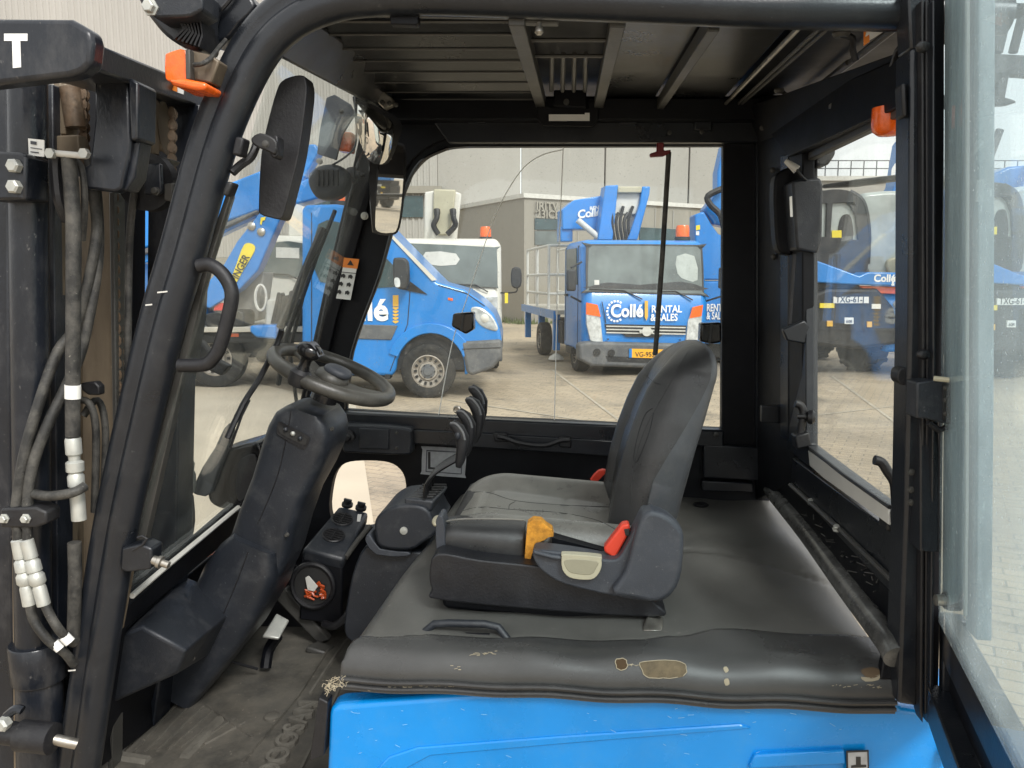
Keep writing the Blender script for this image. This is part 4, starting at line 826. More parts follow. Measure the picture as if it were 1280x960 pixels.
# tears: small ragged patches of exposed foam with a thread rim
from mathutils.bvhtree import BVHTree
def tree(o):
    me = o.data; M_ = rootm(o); vs = [M_ @ v.co for v in me.vertices]; return BVHTree.FromPolygons(vs, [tuple(p.vertices) for p in me.polygons])
DT = tree(dk)
def on(T, u, v, h=.0):
    r = ray(u, v).normalized(); hh = T.ray_cast(EYE, r)
    return (hh[0]-r*h) if hh[0] else None
m_tear = M('exposed_backing', (.13, .10, .06), .9, var=.3, vsc=60, bump=.6, bs=200)
def tear(pts, mat, rim=True, n=4, T=None):
    T = T or DT; P_ = [on(T, u, v, .0012) for u, v in s2(pts, n)]; P_ = [p for p in P_ if p is not None]
    if len(P_) < 3: return
    q_ = s2(pts, n); cu_, cv_ = sum(p[0] for p in q_)/len(q_), sum(p[1] for p in q_)/len(q_); m = len(P_); rings = [P_]
    if m != len(q_): return
    for t_ in (.7, .4, .12): rings.append([on(T, u+(cu_-u)*(1-t_), v+(cv_-v)*(1-t_), .0012) for u, v in q_])
    g = MB(); vs_ = [p for R_ in rings for p in R_]; g.add(vs_, [(j*m+i, j*m+(i+1) % m, (j+1)*m+(i+1) % m, (j+1)*m+i) for j in range(3) for i in range(m)]+[tuple(range(3*m, 4*m))])
    t = ob('tear', g, mat, dk)
    if rim: ob('torn_edge', MB().tube([p+V((rnd.uniform(-.0015, .0015), rnd.uniform(-.0015, .0015), .0005)) for p in P_], .0008, 5, closed=True), m_thread, t)
tear([(800, 831), (806, 827), (840, 826), (855, 830), (858, 838), (853, 846), (830, 848), (808, 846)], m_tear)
tear([(770, 826), (776, 823), (783, 826), (783, 835), (776, 838), (770, 834)], M('dark_hole', (.06, .035, .015), .9), True, 3)
tear([(904, 835), (908, 833), (911, 838), (907, 841)], m_thread, False, 2); tear([(905, 850), (910, 848), (912, 855), (907, 857)], m_thread, False, 2)
tear([(1076, 838), (1090, 834), (1100, 838), (1098, 845), (1086, 848)], M('brown_patch', (.12, .08, .045), .9), False, 3); tear([(1076, 846), (1088, 847), (1100, 843), (1098, 850), (1082, 852)], m_thread, False, 2)
g = MB()
for u0, v0, u1, v1, n in ((588, 819, 622, 815, 22), (566, 833, 574, 836, 5), (460, 862, 580, 857, 40), (783, 831, 802, 832, 8), (1040, 856, 1100, 858, 16)):
    for k in range(n):
        t = rnd.random(); p = on(DT, u0+(u1-u0)*t, v0+(v1-v0)*t+rnd.uniform(-2, 2), .001)
        if p is not None: g.tube([p, p+V((rnd.uniform(-.008, .008), 0, rnd.uniform(-.002, .002)))], .0006, 4)
ob('frayed_threads', g, m_thread, dk, kind='stuff')
ob('deck_handle', MB().tube([F(q[0], q[1], q[2]) for q in ((526, 802, 1.425), (532, 789, 1.43), (543, 780, 1.43), (560, 779, 1.43), (606, 780, 1.43), (623, 784, 1.43), (635, 800, 1.42))], .0078, 12), m_plas, dk)
ob('deck_handle_recess', MB().tube([F(q[0], q[1], q[2]) for q in ((545, 792, 1.43), (612, 794, 1.43))], .004, 6), m_in, dk)
pp = [on(DT, *q, .003) for q in ((870, 624), (888, 628), (882, 640), (864, 637))]
ob('cable_grommet', MB().lathe([(.018, .0), (.022, .001), (.024, .004), (.020, .007), (.016, .005)], on(DT, 876, 632, 0), Z3, 24), m_rub, dk)
# steel foot at seat corner
ob('seat_rail_end', MB().hexa([on(DT, 802, 789, .002), on(DT, 828, 789, .002), F(828, 776, 1.49), F(808, 772, 1.49), on(DT, 806, 780, .0), on(DT, 830, 780, 0), F(828, 770, 1.53), F(810, 768, 1.53)]), m_steel, bev=.003)
pf('hood_crease', [(462, 1080), (468, 965), (486, 947), (522, 935), (700, 921), (925, 906), (940, 911), (720, 929), (538, 945), (510, 960), (496, 984), (492, 1080)], 1.331, .02, m_blue, hood, bev=.0022, seg=1)
g = MB(); rs = random.Random(9)
for k in range(38):
    u, v = rs.uniform(430, 1150), rs.uniform(885, 958); p = F(u, v, 1.3275); a = rs.uniform(-.6, .6); L_ = rs.uniform(.002, .012)
    g.tube([p, p+E1*(L_*math.cos(a))+Z3*(L_*math.sin(a))], .00035, 4)
ob('paint_scratches', g, M('scratched_paint', (.25, .45, .6), .6, bump=0), hood, kind='stuff')
# -- seat
seat = pf('seat', s2([(548, 692), (600, 700), (700, 712), (790, 738), (820, 755), (812, 772), (560, 752), (540, 738), (537, 712)], 4), 1.50, .56, m_base, bev=.02, seg=3)
pf('suspension_base', [(552, 742), (812, 762), (814, 774), (806, 781), (700, 776), (560, 762), (552, 758)], 1.53, .5, m_in, seat, bev=.012)
pf('rail_slide', [(556, 764), (800, 783), (803, 789), (560, 776)], 1.55, .4, m_rub, seat, bev=.003)
pf('front_trim', s2([(545, 650), (552, 645), (556, 660), (556, 690), (550, 694), (545, 684)], 3), 1.55, .05, m_plas2, seat, bev=.005)
ob('adjust_knob', MB().ell(F(547, 651, 1.58), .012, .03, .009), m_beige, seat)
# cushion: gridded surface; x along the seat, d across it
def cushion():
    x0, x1 = -.155, .30; d0, d1 = 1.565, 2.07; NX, NY = 56, 56; top = []; g = MB()
    fx = lambda s: math.sin(s*math.pi/2)
    for j in range(NY+1):
        for i in range(NX+1):
            s, t = i/NX, j/NY
            a = s*2-1; b = t*2-1
            # squircle outline
            px = a*math.sqrt(max(0, 1-.22*b**6)) if a < 0 else a*math.sqrt(1-.05*b**6)
            x = x0+(x1-x0)*(px+1)/2; d = d0+(d1-d0)*t
            e = min(1, (1-abs(b))/.13); ef = min(1, s/.30)
            rise = math.sqrt(max(0, 1-(1-e)**2.2)); front = math.sqrt(max(0, 1-(1-ef)**2))
            z = 1.045+.085*rise*(.12+.88*front)
            bol = math.exp(-((abs(b)-.76)/.17)**2); z += (.026+.020*s)*bol*front        # side bolsters
            ins = max(0, 1-(abs(b)/.52)**6)*max(0, min(1, (s-.16)/.08)); z -= .010*ins
            z -= .006*math.exp(-((abs(b)-.53)/.03)**2)*min(1, s/.2)
            z -= .006*math.exp(-((s-.18-.03*b*b)/.02)**2)*(1 if abs(b) < .55 else 0)
            z -= .004*math.exp(-((s-.62)/.018)**2)*(1 if abs(b) < .53 else 0)
            z -= .052*s+.012*t
            x -= .15; top.append(V((x*E1.x+d*E2.x, x*E1.y+d*E2.y, z)))
    m = NX+1; g.add(top, [(j*m+i, j*m+i+1, (j+1)*m+i+1, (j+1)*m+i) for j in range(NY) for i in range(NX)])
    ring = [i for i in range(m)]+[j*m+NX for j in range(1, NY+1)]+[NY*m+i for i in range(NX-1, -1, -1)]+[j*m for j in range(NY-1, 0, -1)]
    c = sum((top[i] for i in ring), V())/len(ring); R = [top[i] for i in ring]
    lv = [R]+[[p+(c-p)*q+V((0, 0, dz)) for p in R] for q, dz in ((-.012, -.012), (-.012, -.026), (.02, -.045), (.08, -.06))]
    k = len(R)
    for A, B in zip(lv, lv[1:]): g.add(A+B, [(i, (i+1) % k, (i+1) % k+k, i+k) for i in range(k)])
    return g
cu = ob('seat_cushion', cushion(), m_vinyl, seat, sharp=85)
# near side bolster facing, torn away at the rear to bare foam
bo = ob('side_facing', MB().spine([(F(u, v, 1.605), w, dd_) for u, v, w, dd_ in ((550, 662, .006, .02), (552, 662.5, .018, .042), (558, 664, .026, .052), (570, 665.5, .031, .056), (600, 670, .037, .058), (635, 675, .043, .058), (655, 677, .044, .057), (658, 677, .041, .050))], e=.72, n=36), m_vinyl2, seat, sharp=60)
ob('facing_piping', MB().tube(spl([F(q[0], q[1], 1.575) for q in ((556, 652), (575, 649), (610, 648.5), (640, 649), (655, 650))], 4), .0022, 8), m_vinyl, bo)
fo = pf('torn_foam', [(659, 655), (666, 650), (676, 651), (682, 657), (690, 662), (692, 671), (686, 672), (680, 676), (672, 679), (668, 688), (665, 694), (663, 701), (658, 707), (655, 704), (657, 680)], 1.535, .03, m_foam, seat, bev=.0015)
# -- backrest
def back():
    hs = [(1.02, .205, .085, .272), (1.06, .215, .09, .279), (1.12, .225, .095, .290), (1.20, .228, .10, .305), (1.28, .222, .10, .325), (1.35, .208, .097, .347), (1.41, .185, .090, .369), (1.455, .15, .078, .386), (1.485, .105, .060, .399), (1.502, .055, .035, .408), (1.508, .02, .015, .411)]
    return hs
HS = back()
def hsi(z):
    for a, b in zip(HS, HS[1:]):
        if z <= b[0]: t = (z-a[0])/(b[0]-a[0]); return [a[k]+(b[k]-a[k])*t for k in range(4)]
    return list(HS[-1])
def fp(x, d, z): x -= .15; return V((x*E1.x+d*E2.x, x*E1.y+d*E2.y, z))
DC = 1.855
def backsurf(front):
    g = MB(); secs = []; zs = [1.07+(1.507-1.07)*math.sin(math.pi/2*k/44) for k in range(45)]; n = 40
    for z in zs:
        tf = 1 if z < 1.415 else math.sqrt(max(.0004, 1-((z-1.415)/.0925)**2)); _, hw, th, xc = hsi(min(z, 1.415)); xc = hsi(z)[3]; hw *= tf**.9; sec = []; top = min(1, (1.508-z)/.10)
        for k in range(n+1 if front else n+1):
            b = -1+2*k/n; ed = math.sqrt(max(0, 1-abs(b)**3.2)) if abs(b) < 1 else 0
            if front:
                x = xc+.015-th*.62*(.15+.85*ed)
                x -= .026*math.exp(-((abs(b)-.70)/.17)**2)*top
                x += .006*math.exp(-((abs(b)-.46)/.03)**2)*top
                if abs(b) < .44: x += .004*math.exp(-((z-1.30)/.008)**2)+.004*math.exp(-((z-1.17)/.008)**2)
            else: x = xc+.066+(th*.85-.05)*max(0, ed)*(.9 if z > 1.1 else .8)
            x = xc+.018+(x-xc-.018)*tf
            sec.append(fp(x, DC+hw*b*(1.0 if front else .985), z))
        secs.append(sec)
    return secs
fs_, bs_ = backsurf(True), backsurf(False)
loop = lambda a, b: [p for p in a]+[p for p in reversed(b)]
mid = [[fp(hsi(p.z)[3]+.016, (p.dot(E2)), p.z) for p in a] for a in fs_]
# boundary between cushion and shell runs forward low down, as in the photograph
def wave(z):
    t = (z-1.05)/.42; return .018-.050*math.exp(-((t-.30)/.25)**2)*1.0+.03*max(0, t-.5)
def mx2(z): t = max(0, min(1, (z-1.10)/.36)); return (-.012+.074*t*t*(3-2*t))
m2 = []
for a, b in zip(fs_, bs_):
    row = []
    for k, p in enumerate(a):
        q = fp(hsi(p.z)[3]+mx2(p.z), p.dot(E2), p.z); lo_, hi_ = p.dot(E1)+.003, b[k].dot(E1)-.004; x = max(lo_, min(hi_, q.dot(E1))); row.append(E1*x+E2*p.dot(E2)+Z3*p.z)
        if b[k].dot(E1) < x+.003: b[k] = E1*(x+.003)+E2*b[k].dot(E2)+Z3*b[k].z
    m2.append(row)
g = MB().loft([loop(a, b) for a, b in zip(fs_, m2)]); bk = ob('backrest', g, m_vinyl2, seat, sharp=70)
sh = []
for a, b in zip(m2, bs_):
    q = [p-E2*((p.dot(E2)-DC)*.005) for p in a]; sh.append(loop(q, b))
g = MB().loft(sh); ob('backrest_shell', g, m_shell, seat, sharp=70)
ob('lumbar_panel', MB().loft([[fp(hsi(z)[3]+.019-hsi(z)[2]*.62-.004+.006*abs(b)**2, DC+hsi(z)[1]*.26*b*w_, z) for b in (-1, -.6, -.2, .2, .6, 1)] for z, w_ in ((1.17, .5), (1.20, .85), (1.25, 1), (1.32, .9), (1.36, .5))], closed=False, cap=False), m_shell, seat)
CT, KT = tree(cu), tree(bk)
def seam(T, pts, par, r=.0009, mat=None):
    L = [on(T, p.x, p.y, .0002) for p in spl([(a, b, 0) for a, b in pts], 6)]; L = [p for p in L if p is not None]
    if len(L) > 3: ob('stitched_seam', MB().tube(L, r, 6), mat or m_rub, par)
seam(CT, [(566, 642), (600, 634), (640, 637), (700, 641), (745, 650), (770, 662)], cu)
seam(CT, [(590, 615), (612, 616), (645, 626), (700, 631), (770, 634)], cu)
seam(CT, [(636, 637), (637, 631), (644, 627)], cu)
seam(KT, [(860, 440), (846, 464), (828, 496), (808, 532), (796, 566), (790, 600), (789, 630)], bk, .0009, m_vinyl2)
seam(KT, [(816, 510), (806, 519), (797, 545), (792, 572), (796, 577), (804, 560), (812, 538), (817, 516)], bk)
seam(KT, [(806, 468), (818, 478), (826, 480)], bk)
# console bracket on the near side
br = pf('side_console', s2([(666, 690), (680, 688), (720, 693), (762, 700), (778, 692), (800, 648), (810, 640), (840, 652), (853, 668), (852, 715), (842, 740), (822, 752), (770, 746), (707, 731), (680, 716), (669, 703)], 3), 1.475, .05, m_plas2, seat, bev=.014, seg=4)
pf('console_cover', s2([(796, 664), (808, 640), (830, 643), (847, 656), (855, 672), (852, 715), (841, 741), (820, 753), (790, 748), (764, 742), (782, 715)], 3), 1.452, .05, m_plas2, seat, bev=.018, seg=4)
pf('console_rim', [(666, 688), (690, 694), (748, 701), (748, 706), (690, 700), (667, 694)], 1.466, .02, m_plas2, seat, bev=.004)
bz = pf('lever_bezel', s2([(702, 696), (706, 693), (748, 696), (752, 700), (751, 712), (743, 723), (730, 725), (712, 722), (703, 712)], 3), 1.462, .02, m_beige, seat, bev=.004)
pf('lever_recess', s2([(707, 699), (746, 701), (746, 710), (738, 719), (715, 717), (707, 710)], 3), 1.4615, .01, M('beige_recess', (.27, .25, .18), .55), seat, bev=.002)
bu = ob('belt_buckle', MB().plate(FP(1.50), [(756, 684), (778, 656), (787, 655), (788, 664), (770, 697), (765, 697), (755, 690)], .028), m_red, seat, bev=.004)
pf('buckle_slot', [(780, 662), (787, 661), (787, 670), (782, 670)], 1.497, .01, m_textb, seat, bev=.001)
pf('belt_tongue', s2([(738, 600), (748, 589), (757, 588), (756, 593), (742, 606)], 2), 2.13, .02, m_red, seat, bev=.002)
pf('belt_web', [(752, 612), (764, 577), (769, 573), (767, 616), (757, 620)], 2.12, .006, m_vinyl2, seat, bev=.001)
pf('belt_tag', [(765, 607), (771, 607), (771, 616), (765, 616)], 2.11, .003, m_white, seat, bev=0)
ob('bracket_side', MB().plate(FP(1.56), [(690, 672), (760, 690), (760, 740), (690, 728)], .05), m_in, seat)

# -- far side wall with window and lower opening
w1 = s2([(432, 512), (436, 470), (440, 440), (456, 392), (473, 348), (489, 291), (505, 240)], 3, False)+s2([(514, 218), (526, 203), (541, 192), (562, 185), (585, 183)], 3, False)+[(904, 182), (902, 536), (680, 525), (560, 520)]
h2 = s2([(412, 640), (414, 610), (420, 590), (432, 579), (452, 576), (480, 577), (496, 583), (506, 598), (507, 625), (500, 645), (470, 658), (425, 660)], 3)
outer = [(455, 120), (960, 120), (962, 640), (700, 640), (640, 720), (430, 800), (330, 800), (352, 600), (376, 496), (407, 352), (439, 218), (448, 175)]
fw = pf('side_wall', [outer, w1[::-1], h2[::-1]], 2.42, .035, m_in, bev=.003)
# pillar face with ribs
pf('pillar_cover', [(452, 190), (478, 190), (448, 300), (420, 400), (398, 500), (376, 500), (407, 352), (437, 230)], 2.40, .018, m_in, bev=.004)
ob('pillar_rib', MB().tube(spl([F(q[0], q[1], 2.405) for q in ((384, 496), (414, 352), (445, 218), (456, 190))], 4), .008, 8), m_gloss)
ob('pillar_edge', MB().tube(spl([F(q[0], q[1], 2.405) for q in ((432, 512), (440, 440), (473, 348), (489, 291), (505, 240), (525, 203), (560, 185))], 4), .006, 8), m_gloss)
gl = pf('side_glass', w1, 2.438, .004, g_side, bev=0)
arc = spl([F(q[0], q[1], 2.43) for q in ((548, 520), (565, 430), (583, 375), (601, 320), (622, 262), (650, 215), (675, 195), (704, 187))], 5)
m_edge = M('polished_glass_edge', (.85, .86, .82), .25, var=.1, bump=0)
ob('pane_edge', MB().tube(arc, .0016, 6), m_edge)
ob('pane_edge', MB().tube([F(704, 184, 2.43), F(697, 350, 2.43), F(693, 526, 2.43)], .0016, 6), m_edge)
pf('window_sill_ledge', [(425, 515), (560, 522), (905, 538), (905, 560), (560, 541), (425, 531)], 2.38, .04, m_frame, bev=.006)
pf('wall_strip', [(515, 537), (600, 541), (770, 551), (770, 571), (600, 560), (515, 555)], 2.37, .03, m_frame, bev=.004)
pf('wall_strip', [(880, 556), (960, 560), (960, 602), (880, 597)], 2.38, .03, m_frame, bev=.004)
pf('wall_strip', [(878, 601), (942, 604), (942, 616), (878, 614)], 2.38, .03, m_frame, bev=.004)
hd = spl([F(q[0], q[1], 2.35) for q in ((622, 546), (632, 548), (650, 554), (680, 557), (700, 551), (712, 550))], 4)
pf('handle_base', [(616, 541), (634, 542), (636, 553), (618, 552)], 2.36, .02, m_rub); pf('handle_base', [(699, 546), (714, 547), (714, 560), (699, 559)], 2.36, .02, m_rub)
ob('wall_handle', MB().tube(hd, .007, 8), m_rub)
bx = pf('control_box', s2([(428, 534), (440, 531), (505, 535), (514, 542), (514, 562), (506, 569), (440, 566), (428, 562)], 3), 2.33, .06, m_plas, bev=.006)
pf('box_lid', [(449, 535), (486, 537), (486, 562), (449, 561)], 2.323, .02, m_plas, bx, bev=.003)
for q in ((496, 541), (496, 560)): bolt(F(*q, 2.33), -E2, .004, bx, nm='screw')
ob('key_switch', MB().lathe([(.02, 0), (.02, .02), (.012, .022), (.008, .035)], F(437, 545, 2.33), -E2, 14), m_rub)
lb = pf('silver_sticker', s2([(528, 562), (531, 558), (580, 561), (583, 565), (581, 594), (578, 597), (530, 593), (527, 589)], 2), 2.415, .004, m_sil, bev=0)
pf('sticker_mark', [(535, 565), (538, 565), (538, 584), (545, 584.5), (545, 587), (535, 586)], 2.413, .003, m_textb, lb, bev=0)
pf('sticker_frame', [[(533, 562.5), (578, 565), (577, 593), (532, 590)], [(534, 564), (577, 566), (576, 592), (533, 589)][::-1]], 2.4135, .002, m_plas2, lb, bev=0)
for nm, pts in (('window_latch', [(566, 392), (592, 390), (592, 412), (582, 418), (564, 408)]), ('window_latch', [(876, 404), (902, 403), (902, 428), (890, 430), (875, 427)])):
    l_ = pf(nm, pts, 2.37, .05, m_gloss, bev=.006); pf('latch_groove', [((pts[0][0]+pts[1][0])/2-1, pts[0][1]+1), ((pts[0][0]+pts[1][0])/2+2, pts[0][1]+1), ((pts[0][0]+pts[1][0])/2-1, pts[2][1]+2), ((pts[0][0]+pts[1][0])/2-4, pts[2][1]+1)], 2.366, .01, m_textb, l_, bev=0)
ob('gas_strut', MB().tube([F(836, 190, 2.34), F(828, 320, 2.34), F(819, 444, 2.34)], .0075, 10), m_hose)
pf('emergency_handle', s2([(821, 178), (830, 178), (830, 188), (839, 187), (838, 191), (829, 195), (813, 196), (812, 192), (821, 189)], 1), 2.33, .02, m_dred, bev=.003)
ob('pillar_bolt', MB().lathe([(.012, 0), (.012, .004), (.008, .005), (.007, .01)], F(456, 270, 2.40), -E2, 12), m_zinc)
lbp = pf('warning_label', [(431, 323), (448, 325), (438, 375), (420, 373)], 2.395, .002, m_white, bev=0)
pf('warning_header', [(430, 322), (449, 324), (446.5, 336), (428, 334)], 2.393, .002, m_oran, lbp, bev=0)
pf('warning_triangle', [(438, 325), (442, 332), (434, 331)], 2.391, .001, m_textb, lbp, bev=0)
for (u, v) in ((429, 345), (438, 346), (426, 355), (436, 356), (424, 365), (434, 366)):
    pf('pictogram', s2([(u-2.5, v-2), (u+1, v-3), (u+3, v), (u+1, v+3), (u-1, v+1), (u-3, v+2.5)], 1), 2.391, .001, m_textb, lbp, bev=0)
pf('pictogram_rule', [(426.5, 339.5), (445.5, 341.5), (445.3, 342.3), (426.3, 340.3)], 2.391, .001, m_textb, lbp, bev=0)
# -- rear post and rear side
def sidebox(nm, u0, d0, u1, d1, v00, v01, v10, v11, th, mat, **k):     # panel from (u0,d0) to (u1,d1)
    a, b, c, d = F(u0, v00, d0), F(u0, v01, d0), F(u1, v10, d1), F(u1, v11, d1); n = (c-a).cross(b-a).normalized()
    if n.x < 0: n = -n
    return ob(nm, MB().hexa([b, d, c, a, b+n*th, d+n*th, c+n*th, a+n*th]), mat, **k)
rp = sidebox('rear_corner_post', 944, 2.41, 1003, 1.99, 120, 625, 118, 598, .03, m_in, bev=.004)
pf('corner_strip', [(946, 150), (952, 150), (952, 612), (946, 612)], 2.385, .03, m_frame, bev=.003)
sidebox('post_strip', 975, 2.16, 985, 2.09, 195, 545, 192, 552, .02, m_frame, bev=.003)
pf('strap_plate', [(952, 507), (982, 508), (982, 530), (952, 528)], 2.18, .02, m_frame, bev=.003)
for q, d in (((928, 577), 2.41), ((966, 213), 2.2), ((967, 321), 2.2), ((895, 543), 2.36), ((953, 160), 2.3)): bolt(F(*q, d), -E2, .006, nm='screw', h=.006)
# speaker / lamp box on the post
sb = pf('speaker_box', [(1000, 224), (1026, 222), (1029, 232), (1028, 300), (1022, 317), (996, 312), (990, 226)], 1.98, .10, m_plas, bev=.006)
pf('speaker_bracket', s2([(968, 228), (975, 214), (992, 210), (996, 230), (992, 310), (984, 318), (972, 310), (968, 270)], 3), 2.06, .05, m_in, sb, bev=.006)
pf('speaker_label', [(987, 246), (990, 245), (991, 271), (988, 271)], 1.96, .002, m_white, sb, bev=0)
sw = ob('switch', MB().tube([F(982, 201, 1.98), F(996, 212, 1.97)], [.006, .011], 10), m_alu, sb)
ob('switch_wire', MB().tube(spl([F(996, 212, 1.97), F(1004, 222, 1.97), F(1010, 226, 1.99)], 3), .003, 6), m_rub, sb)
# rear window: panel from the far post to the near post
RA, RB = F(1005, 400, 2.0), F(1137, 400, 1.36); RA.z = RB.z = 0
re = (RB-RA).normalized(); rn = re.cross(Z3)
if rn.x < 0: rn = -rn
RP = Pl(RA, re, Z3, rn)
def rpl(nm, pts, o, t, mat, par=None, bev=.003): return ob(nm, MB().plate(RP, pts, t, o), mat, par, bev=bev)
rw = rpl('rear_window_frame', [[(984, 180), (1150, 108), (1150, 690), (1090, 640), (1030, 598), (984, 562)], [(1007, 196), (1137, 132), (1137, 655), (1108, 634), (1007, 556)][::-1]], 0, .03, m_frame)
rpl('glass', [(1004, 190), (1140, 128), (1140, 660), (1004, 560)], .018, .004, g_rear, rw, 0)
rpl('sill_reflection_strip', [(1010, 563), (1034, 580), (1110, 636), (1111, 656), (1030, 598), (1012, 582)], -.004, .004, m_alu, rw, .001)  # pale strip put in for the reflection along the bottom of the glass
ob('glass_seal', MB().tube([RP.hit(1007, 556, -.002), RP.hit(1055, 594, -.002), RP.hit(1112, 634, -.002)], .004, 6), m_rub, rw)
rpl('header_strip', [(1002, 194), (1137, 124), (1137, 138), (1004, 203)], -.012, .02, m_bar, rw)
# latch levers
def lever(pts, d, r): return ob('window_lever', MB().tube(spl([F(u, v, d+k) for u, v, k in pts], 4), r, 10), m_rub, rw)
lever([(994, 504, 0), (1001, 507, 0), (1004, 516, 0), (1002, 530, 0), (1000, 545, 0)], 1.92, .010)
ob('lever_knob', MB().lathe([(.006, -.02), (.006, 0), (.016, .004), (.018, .014), (.012, .02)], F(1008, 521, 1.91), E1-E2*.3, 12), m_rub, rw)
pf('lever_foot', [(994, 545), (1012, 540), (1014, 558), (996, 562)], 1.9, .04, m_rub, rw)
lever([(1093, 575, 0), (1102, 578, 0), (1110, 590, 0), (1118, 603, 0), (1120, 620, 0), (1121, 638, 0)], 1.42, .009)
pf('lever_foot', [(1110, 640), (1128, 642), (1130, 668), (1108, 664)], 1.40, .04, m_rub, rw)
pf('strut_bracket', [(978, 412), (1006, 400), (1012, 408), (1008, 430), (984, 426)], 1.98, .02, m_frame)
ob('rear_strut', MB().tube([F(993, 318, 2.0), F(987, 405, 2.0)], .005, 8), m_rub)
# lower rear side: panel below the window, ledge, shiny rail
def quad(nm, q, mat, th=.02, bev=.003, par=None):
    p = [F(u, v, d) for u, v, d in q]; n = (p[1]-p[0]).cross(p[2]-p[0]).normalized()
    if n.dot(p[0]-EYE) < 0: n = -n
    return ob(nm, MB().hexa(p+[a+n*th for a in p]), mat, par, bev=bev)
quad('rear_panel', [(1132, 762, 1.35), (1135, 680, 1.35), (990, 572, 2.0), (988, 605, 2.02)], m_frame)
ob('panel_seam', MB().tube([F(988, 606, 2.0), F(1050, 662, 1.65), F(1132, 742, 1.34)], .006, 6), m_bar)
quad('rear_ledge', [(1118, 800, 1.36), (1132, 745, 1.36), (988, 604, 2.05), (966, 610, 2.3)], m_in)
ob('shiny_rail', MB().tube(spl([F(q[0], q[1], q[2]) for q in ((962, 604, 2.40), (966, 614, 2.3), (1008, 665, 1.92), (1060, 735, 1.58), (1108, 798, 1.36), (1122, 822, 1.31))], 5), .024, 16), M('shiny_black_pipe', (.06, .06, .058), .24, var=.3, vsc=9, bump=.2, dust=.5, dcol=(.2, .2, .19), ds=14, thr=.55), sharp=70)
quad('rail_foot', [(1100, 850, 1.33), (1128, 850, 1.33), (1128, 790, 1.35), (1108, 800, 1.35)], m_in)
for q in ((1014, 629, 1.85), (1046, 662, 1.66)): bolt(F(*q), V((-.3, -.4, 1)), .007, nm='bolt', h=.01)
g = MB()
for k in range(26):
    t = rnd.random(); p = F(1000+100*t, 640+95*t+rnd.uniform(-10, 10), 1.9-.5*t)
    g.tube([p, p+V((rnd.uniform(-.02, .02), rnd.uniform(-.02, .02), .001))], .0012, 4)
ob('debris', g, m_bar, kind='stuff')
# -- roof underside
rf0, rf1, rf2 = F(640, 20, 1.38), F(1040, 22, 1.38), F(680, 130, 2.40)
RO = P3(rf0, rf1, rf2)
R = lambda u, v, o=0: RO.hit(u, v, o)
if RO.n.z < 0: RO.n = -RO.n
def ro(nm, pts, o, t, mat, par=None, bev=.002):
    L = [R(u, v, 0)+RO.n*o for u, v in pts]; return ob(nm, MB().poly3([L], RO.ex, RO.ez, RO.n, t), mat, par, bev=bev)
roof = ro('roof_plate', [(352, 8), (1300, 12), (1000, 150), (480, 140)], .055, .03, m_in)
for k, (a, b) in enumerate([(16, 27), (30, 43), (47, 61), (65, 76), (80, 90), (94, 103), (107, 115), (118, 124)]):
    def lx(v): return 360+(v-16)*(492-360)/(128-16)
    def rx(v): return 640+(v-18)*(672-640)/107.0
    # tilted slats, catching light on their lower faces
    p = [R(lx(b)+3, b), R(rx(b), b), R(rx(a), a)+RO.n*.028, R(lx(a)+3, a)+RO.n*.028]
    ob('roof_slat', MB().hexa(p+[q+RO.n*.006 for q in p]), m_roof, bev=.001)
    ob('slat_lip', MB().tube([R(lx(b)+3, b), R(rx(b), b)], .0028, 6), m_bar)
for (u0, v0, u1, v1, w) in ((646, 18, 677, 130, .014), (773, 20, 747, 134, .013), (893, 25, 822, 134, .010)):
    a, b = R(u0, v0), R(u1, v1); ob('roof_bar', MB().tube([a-RO.n*.006, b-RO.n*.006], w*1.2, prof=[(-w, -.012), (w, -.012), (w, .02), (-w, .02)], up=RO.n), m_bar, bev=.002)
for v in (50, 70): ob('roof_rod', MB().tube([R(654+(v-20)*.28, v), R(770-(v-20)*.24, v)], .004, 6), m_bar)
ro('roof_panel', [(782, 24), (884, 25), (815, 134), (754, 134)], .015, .01, m_roof)
ro('roof_panel', [(902, 25), (1000, 28), (900, 134), (830, 134)], .015, .01, m_roof)
ro('roof_panel', [(1020, 26), (1300, 30), (975, 140), (910, 134)], .022, .01, m_in)
for (u0, v0, u1, v1, r, mt) in ((1005, 28, 903, 134, .005, m_steel), (1030, 30, 918, 134, .004, m_bar), (1042, 29, 925, 132, .004, m_bar), (1122, 32, 1020, 112, .007, m_bar), (1060, 78, 1005, 122, .006, m_bar)):
    ob('roof_ridge', MB().tube([R(u0, v0), R(u1, v1)], r, 8), mt)
quad('front_edge_strip', [(480, 14, 1.372), (650, 17, 1.372), (650, 23, 1.372), (470, 20, 1.372)], m_bar, th=.01, bev=.001)
quad('front_edge_strip', [(700, 16, 1.372), (1140, 30, 1.372), (1140, 37, 1.372), (700, 24, 1.372)], m_bar, th=.01, bev=.001)
pf('rail_bracket', [(486, 12), (522, 13), (523, 28), (520, 31), (488, 30)], 1.365, .02, m_in, bev=.002)
pf('rail_bracket', [(811, 16), (850, 18), (850, 25), (812, 24)], 1.365, .02, m_frame, bev=.002)
pf('pin_bracket', [(650, 15), (698, 16), (698, 29), (650, 28)], 1.375, .02, m_bar, bev=.002)
ob('hanging_pin', MB().lathe([(.004, 0), (.004, .006), (.007, .010), (.008, .016), (.004, .020)], F(674, 28, 1.375), -Z3, 10), m_steel)
